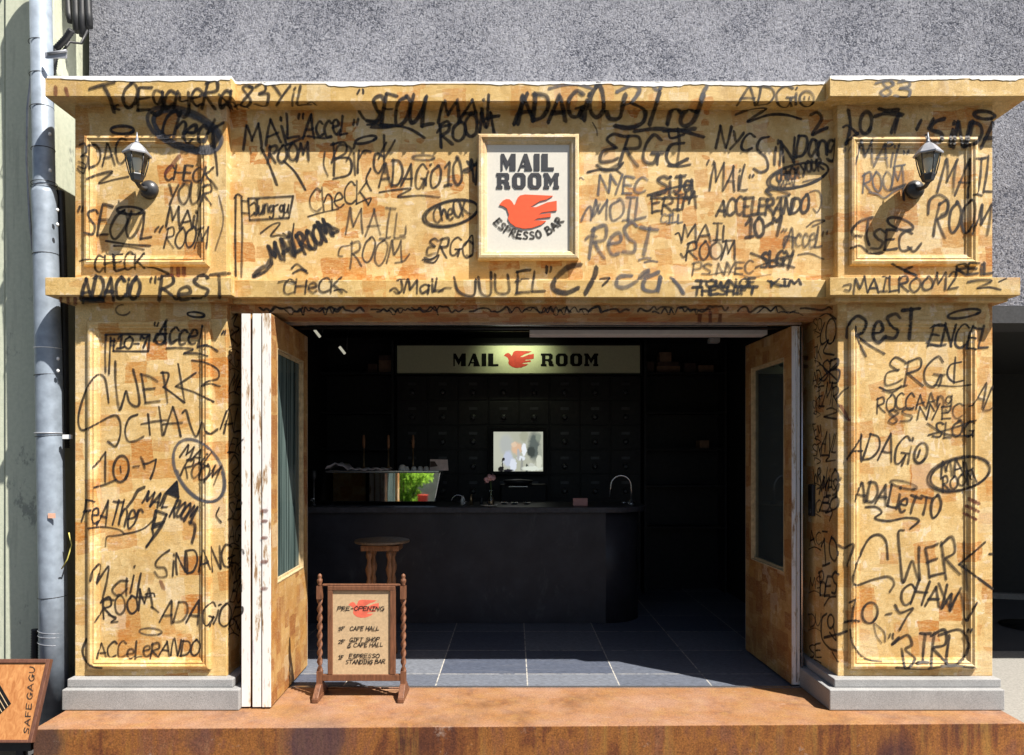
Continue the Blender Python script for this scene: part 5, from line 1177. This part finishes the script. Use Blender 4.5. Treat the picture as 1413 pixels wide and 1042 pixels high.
T('E', 'spray', ('l', [(325, 512), (385, 490)], 10), ('l', [(375, 495), (378, 555)], 8)); T('E', 'marker', ('t', 'MAIL', 518, 528, 745, 528, 132, 8)); T('E', 'marker', ('t', 'ROOM', 505, 692, 728, 684, 122, 9), ('s', [(478, 612), (485, 555), (525, 532), (560, 560), (555, 600), (530, 615)], 9))
T('E', 'marker', ('s', [(250, 625), (200, 640), (168, 672), (170, 698), (205, 702)], 9), ('s', [(232, 640), (225, 700), (235, 740)], 9), ('t', 'SEC', 238, 755, 405, 760, 70, 9), ('e', 362, 652, 55, 22, 18, 9), ('s', [(160, 752), (200, 742), (240, 775), (290, 770)], 9), ('s', [(395, 745), (420, 765), (450, 732)], 8))
T('E', 'spray', ('s', [(330, 815), (365, 835), (432, 865)], 8), ('s', [(412, 828), (380, 845), (425, 862)], 8), ('t', 'REiL', 588, 862, 740, 860, 46, 9)); T('E', 'marker', ('t', 'MAILROOM2', 170, 938, 595, 918, 58, 7), ('s', [(130, 905), (160, 900), (155, 925), (135, 922)], 6), ('s', [(640, 890), (690, 882), (738, 886), (680, 915), (730, 912), (776, 922)], 7), ('s', [(768, 890), (800, 875)], 5))
# --- lower left pilaster
T('F', 'spray', ('e', 708, 128, 44, 13, 6, 9)); T('F', 'spray', ('t', '"', 475, 255, 500, 258, 95, 8), ('t', 'AcceL', 498, 268, 760, 288, 108, 11), ('e', 525, 250, 26, 30, 0, 10), ('t', '"', 828, 290, 855, 292, 75, 8), ('s', [(740, 285), (780, 290), (822, 315)], 8), ('s', [(558, 300), (620, 297), (695, 305), (648, 326), (710, 325), (770, 340)], 8))
T('F', 'spray', ('l', [(248, 230), (244, 330), (246, 422)], 9), ('l', [(272, 245), (268, 340), (264, 432)], 8), ('l', [(244, 231), (350, 228), (472, 230)], 9), ('l', [(472, 230), (464, 316)], 9), ('l', [(464, 316), (380, 316), (285, 314)], 9), ('l', [(285, 314), (290, 250)], 8), ('t', '10-7', 305, 302, 460, 295, 54, 9), ('l', [(272, 262), (295, 262)], 7), ('l', [(272, 285), (295, 285)], 7))
T('F', 'marker', ('s', [(262, 580), (255, 520), (240, 450), (200, 438), (152, 500), (112, 620), (108, 690), (130, 720), (195, 690), (285, 645), (318, 668), (322, 740), (298, 802), (258, 778)], 9))
T('F', 'marker', ('s', [(296, 365), (298, 480), (316, 612), (336, 570), (352, 520), (368, 575), (400, 598), (420, 580), (410, 500), (388, 408)], 10), ('l', [(430, 432), (442, 505), (452, 580)], 9), ('l', [(425, 432), (475, 445), (515, 470)], 9), ('l', [(440, 510), (500, 505)], 9), ('l', [(448, 580), (525, 570)], 9), ('l', [(540, 420), (555, 500), (565, 580)], 9), ('s', [(530, 425), (568, 430), (558, 480), (540, 500)], 9), ('l', [(545, 500), (600, 540), (650, 580)], 9), ('l', [(618, 380), (635, 480), (652, 578)], 9), ('l', [(710, 425), (660, 460), (606, 495)], 9), ('l', [(606, 495), (700, 525), (800, 575)], 9), ('s', [(688, 362), (760, 375), (822, 410), (822, 455), (770, 470), (738, 495), (780, 482), (832, 495)], 9))
T('F', 'marker', ('s', [(410, 640), (368, 660), (346, 720), (360, 775), (400, 775), (442, 752)], 9), ('l', [(464, 638), (474, 745)], 9), ('l', [(520, 600), (530, 670), (538, 748)], 9), ('l', [(428, 690), (500, 675), (560, 668)], 9), ('l', [(545, 745), (568, 670), (592, 600)], 9), ('l', [(592, 600), (615, 670), (632, 752)], 9), ('l', [(540, 690), (590, 685), (640, 682)], 9), ('s', [(640, 632), (660, 620), (680, 690), (708, 752), (728, 720), (742, 680), (758, 725), (785, 738), (822, 715)], 9))
T('F', 'marker', ('l', [(180, 912), (215, 875), (246, 832)], 9), ('l', [(246, 832), (244, 910), (244, 988)], 9), ('s', [(185, 1015), (240, 1000), (300, 975)], 8), ('e', 326, 920, 38, 66, 6, 10), ('l', [(322, 905), (326, 940)], 7), ('s', [(388, 908), (418, 904)], 9), ('l', [(428, 858), (440, 885), (448, 915)], 9), ('s', [(440, 895), (465, 890), (505, 870)], 9), ('s', [(505, 870), (495, 920), (476, 972)], 9))
T('F', 'grey', ('e', 728, 932, 108, 172, -32, 13, 1.5)); T('F', 'marker', ('t', 'MAiL', 625, 860, 775, 915, 72, 8)); T('F', 'marker', ('t', 'ROOM', 632, 945, 800, 1005, 85, 8))
T('G', 'spray', ('s', [(356, 148), (385, 110), (410, 65), (445, 45)], 13), ('t', 'MAiL', 435, 130, 560, 155, 72, 10), ('t', 'ROOM', 575, 190, 685, 225, 82, 10), ('s', [(678, 222), (705, 240), (702, 285), (690, 330)], 14)); T('G', 'spray', ('f', [(555, 72), (612, 14), (622, 100)], 9))
T('G', 'spray', ('l', [(505, 165), (560, 185)], 14), ('l', [(560, 185), (535, 240), (505, 285), (455, 352)], 13), ('l', [(505, 165), (495, 215), (485, 260)], 13), ('s', [(485, 260), (488, 300), (455, 352)], 9), ('l', [(490, 240), (545, 225)], 16), ('l', [(490, 252), (530, 240)], 14)); T('G', 'marker', ('s', [(340, 286), (395, 275), (450, 252), (505, 200)], 8), ('s', [(148, 258), (230, 250), (310, 262), (338, 285), (290, 295), (252, 302), (245, 350)], 8))
T('G', 'spray', ('t', 'FeATher', 122, 228, 420, 246, 112, 9)); T('G', 'marker', ('s', [(575, 368), (535, 395), (505, 430), (510, 455), (550, 460), (560, 500), (520, 505), (498, 478)], 9), ('t', 'iNDANG', 590, 500, 895, 455, 108, 9))
T('G', 'marker', ('s', [(165, 528), (180, 475), (215, 440), (212, 490), (200, 540)], 9), ('s', [(205, 530), (245, 470), (262, 455), (252, 530), (232, 612)], 9), ('t', 'aiL', 272, 602, 480, 600, 130, 9), ('s', [(450, 595), (490, 590), (498, 608)], 8)); T('G', 'marker', ('t', 'ROOM', 232, 715, 485, 672, 92, 9), ('s', [(215, 640), (250, 622), (290, 625)], 8), ('s', [(480, 660), (500, 672), (518, 688)], 8), ('s', [(240, 660), (215, 700), (188, 740)], 8), ('s', [(260, 700), (300, 715), (275, 738), (310, 735)], 6))
T('G', 'marker', ('t', 'ADAGiOR', 525, 735, 935, 770, 112, 9)); T('G', 'thin', ('e', 475, 787, 58, 18, 3, 8)); T('G', 'marker', ('t', 'ACCeLeRANDO', 195, 925, 725, 912, 76, 8), ('s', [(148, 826), (128, 880), (140, 930), (172, 965), (225, 975)], 10))
for pts in ([(880, 330), (860, 300), (885, 290)],): pass
T('F', 'marker', ('t', 'AL', 845, 730, 935, 730, 120, 9), ('s', [(835, 715), (880, 600), (930, 590)], 8)); T('F', 'marker', ('s', [(880, 890), (905, 850), (925, 900), (890, 940), (930, 960)], 8), ('s', [(900, 980), (930, 940)], 7)); T('G', 'marker', ('t', 'SB', 860, 210, 930, 215, 90, 8), ('s', [(830, 150), (815, 190), (840, 225)], 8)); T('G', 'marker', ('t', 'MG', 880, 520, 935, 520, 60, 7)); T('G', 'marker', ('t', 'BO', 885, 640, 935, 640, 110, 7))
T('F', 'marker', ('s', [(890, 150), (920, 120), (900, 180), (930, 200), (885, 240), (920, 280)], 9))
# --- lower right pilaster
T('H', 'spray', ('s', [(290, 245), (300, 185), (345, 135), (390, 165), (375, 215), (340, 235)], 15), ('s', [(335, 185), (345, 250), (390, 342)], 10), ('s', [(350, 242), (410, 285), (485, 328)], 9), ('t', 'eST', 415, 270, 650, 252, 128, 15)); T('H', 'spray', ('e', 890, 124, 84, 20, -10, 10)); T('H', 'spray', ('t', 'ENCEL', 712, 290, 1015, 308, 108, 10), ('s', [(720, 195), (770, 175), (800, 190)], 10), ('s', [(700, 270), (760, 285), (800, 280)], 9))
T('H', 'marker', ('t', '&RG', 485, 485, 775, 485, 130, 8), ('s', [(880, 370), (825, 385), (808, 435), (840, 472), (890, 465)], 8), ('s', [(850, 345), (845, 410), (842, 480)], 8), ('s', [(740, 488), (840, 495), (930, 488)], 7), ('s', [(460, 500), (510, 515), (600, 490)], 8))
T('H', 'marker', ('t', 'ROCCAAng', 445, 628, 830, 588, 72, 7)); T('H', 'marker', ('t', '8S', 505, 690, 628, 672, 66, 8), ('t', 'NYEC', 655, 665, 885, 655, 68, 7)); T('H', 'marker', ('t', 'SLOG', 735, 760, 940, 755, 76, 8), ('s', [(710, 745), (830, 710), (955, 670)], 7), ('s', [(705, 685), (800, 740), (940, 750)], 7)); T('H', 'marker', ('t', 'AD', 942, 605, 1045, 620, 118, 7), ('s', [(920, 598), (940, 592)], 6))
T('H', 'marker', ('t', 'ADAGi', 300, 865, 610, 895, 128, 9), ('e', 672, 838, 30, 52, 18, 11, 1.3), ('l', [(668, 820), (655, 860)], 8)); T('H', 'marker', ('e', 582, 1000, 70, 17, 14, 9)); T('H', 'marker', ('e', 870, 945, 160, 82, -14, 10, 1.9), ('t', 'MAiL', 785, 970, 940, 925, 72, 8), ('t', 'ROOM', 785, 1032, 955, 992, 62, 8))
T('I', 'marker', ('t', 'ADALieTTO', 240, 80, 555, 150, 72, 8, .02), ('s', [(285, 108), (325, 108), (345, 128), (320, 150), (370, 160), (440, 148), (485, 158), (452, 190)], 7))
T('I', 'marker', ('s', [(368, 305), (362, 240), (335, 212), (295, 230), (255, 310), (240, 370), (248, 402), (310, 382), (370, 370), (392, 395), (375, 428)], 8), ('s', [(430, 195), (408, 205), (415, 300), (425, 390), (445, 345), (460, 310), (475, 355), (488, 382), (485, 320), (486, 258)], 8)); T('I', 'marker', ('t', 'ER', 520, 375, 635, 352, 115, 8), ('l', [(655, 240), (660, 330), (665, 422)], 8), ('l', [(735, 240), (690, 280), (635, 325)], 8), ('l', [(640, 325), (700, 370), (762, 415)], 8), ('l', [(750, 285), (762, 285)], 7))
T('I', 'marker', ('t', 'CHAW', 410, 468, 620, 492, 82, 8), ('s', [(560, 395), (600, 480), (640, 430), (660, 530), (675, 520), (705, 465)], 8)); T('I', 'marker', ('l', [(222, 470), (245, 455), (232, 535)], 7), ('s', [(205, 542), (240, 535), (262, 538)], 7), ('e', 302, 505, 28, 38, 12, 7), ('s', [(360, 512), (382, 508)], 7), ('s', [(395, 475), (415, 505), (462, 488), (440, 520), (412, 570)], 7))
T('I', 'marker', ('t', '"', 358, 655, 384, 655, 60, 7), ('s', [(410, 600), (385, 625), (440, 590), (458, 625), (435, 645), (470, 680), (435, 715), (420, 640)], 9), ('t', 'IR', 480, 700, 590, 692, 100, 9), ('s', [(560, 590), (640, 570), (672, 630), (640, 690), (590, 700), (600, 590)], 9), ('t', '"', 662, 635, 688, 632, 60, 7), ('s', [(400, 712), (500, 718), (600, 705), (690, 712)], 9))
T('I', 'marker', ('s', [(228, 570), (235, 620), (265, 665), (300, 685), (345, 690)], 7)); T('I', 'thin', ('s', [(320, 545), (355, 580), (358, 615)], 5), ('s', [(315, 545), (325, 590), (345, 620)], 4))
# --- right reveal
T('H', 'spray', ('s', [(155, 135), (190, 120), (240, 150)], 9), ('e', 212, 215, 25, 65, 5, 9), ('s', [(180, 170), (160, 230), (165, 280), (200, 260), (175, 320), (230, 335)], 9)); T('H', 'spray', ('t', 'XB', 152, 470, 245, 470, 105, 9), ('l', [(150, 375), (245, 465)], 8), ('l', [(245, 375), (150, 470)], 8)) if 'X' in FONT else T('H', 'spray', ('t', 'SB', 152, 470, 245, 470, 105, 9), ('l', [(150, 375), (245, 465)], 8), ('l', [(245, 375), (150, 470)], 8))
T('H', 'marker', ('t', 'EMR', 145, 600, 245, 595, 100, 8), ('s', [(240, 560), (270, 520), (305, 500)], 7), ('s', [(245, 610), (270, 640), (290, 665)], 7)); T('H', 'marker', ('t', '2', 175, 655, 240, 660, 45, 8), ('t', 'AVL', 158, 835, 240, 835, 105, 8), ('s', [(165, 850), (205, 852), (185, 880), (235, 875)], 8)); T('H', 'marker', ('t', 'WiO', 150, 1035, 242, 1030, 100, 8))
T('I', 'marker', ('t', 'MESi', 115, 62, 180, 62, 62, 7), ('t', 'BO', 118, 120, 178, 120, 50, 7), ('s', [(135, 130), (160, 125), (150, 160)], 7), ('l', [(122, 200), (142, 202)], 6)); T('I', 'marker', ('t', '10', 122, 325, 178, 315, 95, 8), ('s', [(180, 250), (205, 262), (240, 250), (215, 330)], 7)); T('I', 'marker', ('t', 'BES', 112, 440, 178, 432, 72, 8), ('s', [(130, 480), (150, 450), (175, 445)], 7)); T('I', 'marker', ('s', [(140, 510), (122, 530), (122, 600), (150, 640), (178, 650)], 8), ('e', 155, 540, 12, 26, 0, 7), ('s', [(130, 600), (170, 590), (215, 575)], 8), ('s', [(165, 560), (175, 610), (150, 580)], 7), ('s', [(160, 655), (180, 690)], 6))
for y, x0_, tx in ((150, 100, 'SO'), (300, 105, 'JK'), (430, 100, 'AD'), (560, 100, 'gO'), (700, 110, 'EM'), (800, 100, 'SN'), (930, 105, 'WR')):
    T('H', rnd.choice(('thin', 'marker')), ('t', tx, x0_ + 20, y + 60, 165, y + 52, 62, 6), ('s', [(x0_ + 30, y + 75), (130, y + 62), (160, y + 80), (140, y + 95)], 5))
for y, tx in ((90, 'RO'), (215, 'AC'), (380, 'MS'), (520, 'DU'), (640, 'SE')):
    T('I', rnd.choice(('thin', 'marker')), ('t', tx, 75, y + 40, 118, y + 34, 44, 5), ('s', [(72, y + 52), (95, y + 44), (118, y + 56)], 4))
for reg, y, tx in (('F', 300, 'SO'), ('F', 400, 'RG'), ('F', 520, 'MA'), ('F', 830, 'EK'), ('G', 90, 'DO'), ('G', 330, 'AG'), ('G', 430, 'ES'), ('G', 790, 'RM')):
    T(reg, rnd.choice(('thin', 'marker', 'spray')), ('t', tx, 874, y, 932, y + rnd.uniform(-14, 14), rnd.uniform(55, 85), 6), ('s', [(876, y + 14), (900, y + 4), (928, y + 20)], 5))
# --- lintel scribble under the lower cornice
for xa, xb_ in ((372, 470), (520, 610), (700, 840), (900, 980), (1040, 1110)):
    pts = []; x = xa
    while x < xb_: pts.append((x, 429 + rnd.uniform(-6, 6))); x += rnd.uniform(2.5, 6)
    T('X', 'spray', ('s', pts, rnd.uniform(1.2, 2.0)))
for xa, xb_ in ((358, 420), (428, 505), (512, 560), (568, 640), (648, 712), (722, 790), (800, 868), (880, 930), (938, 1010), (1018, 1100), (1104, 1150)):
    pts = []; x = xa
    while x < xb_: pts.append((x, 427 + rnd.uniform(-4.5, 4.5))); x += rnd.uniform(3.5, 8)
    T('X', 'marker', ('s', pts, rnd.uniform(1.6, 2.4)))
# --- red-brown brush dashes
for xy in ([(77, 120), (77, 131)], [(91, 122), (94, 133)], [(237, 368), (237, 380)], [(246, 368), (246, 381)], [(254, 369), (254, 379)], [(84, 411), (84, 421)], [(94, 410), (95, 421)], [(104, 410), (104, 420)], [(966, 432), (965, 445)], [(980, 431), (980, 446)], [(994, 432), (993, 446)], [(1104, 493), (1115, 494)], [(1104, 505), (1115, 506)], [(1330, 708), (1347, 717)], [(1333, 698), (1350, 706)], [(1336, 688), (1350, 695)], [(1160, 560), (1172, 580)], [(228, 590 - 350), (248, 215)], [(222, 802), (226, 812)]):
    T('X', 'brownmark', ('l', xy, 4.2))
for y in (705, 719, 742, 775, 812): T('X', 'brownmark', ('l', [(361, y), (368, y)], 4))
# --- framed sign: curved words
t = Tag('S', 'ink', 'curved_words', None, .8); t.arc('ESPRESSO BAR', 462, 517, 318, 141, 37, 52, 10.5); t.done()
# --- notice on the standing sign
for tx, x0, y0, x1, y1 in (('PRE-OPENING', 210, 300, 545, 298), ('3F', 218, 445, 258, 445), ('CAFE HALL', 300, 444, 508, 442), ('2F', 218, 540, 260, 538), ('GIFT SHOP', 298, 524, 510, 520), ('& CAFE HALL', 286, 562, 535, 558), ('1F', 218, 652, 252, 650), ('ESPRESSO', 294, 642, 510, 640), ('STANDING BAR', 270, 684, 552, 680)):
    t = Tag('Q', 'ink', 'handwriting', None, .8); t.text(tx, x0, y0, x1, y1, 27, 4.0, .25, .6, .2); t.done()
# --- lettering on the leaning board (reads upwards)
t = Tag('L', 'ink', 'lettering', None, .8); t.text('SAFE', 258, 852, 284, 588, 44, 6, 0, 0, .3); t.text('GAGU', 286, 548, 312, 262, 44, 6, 0, 0, .3); t.done()
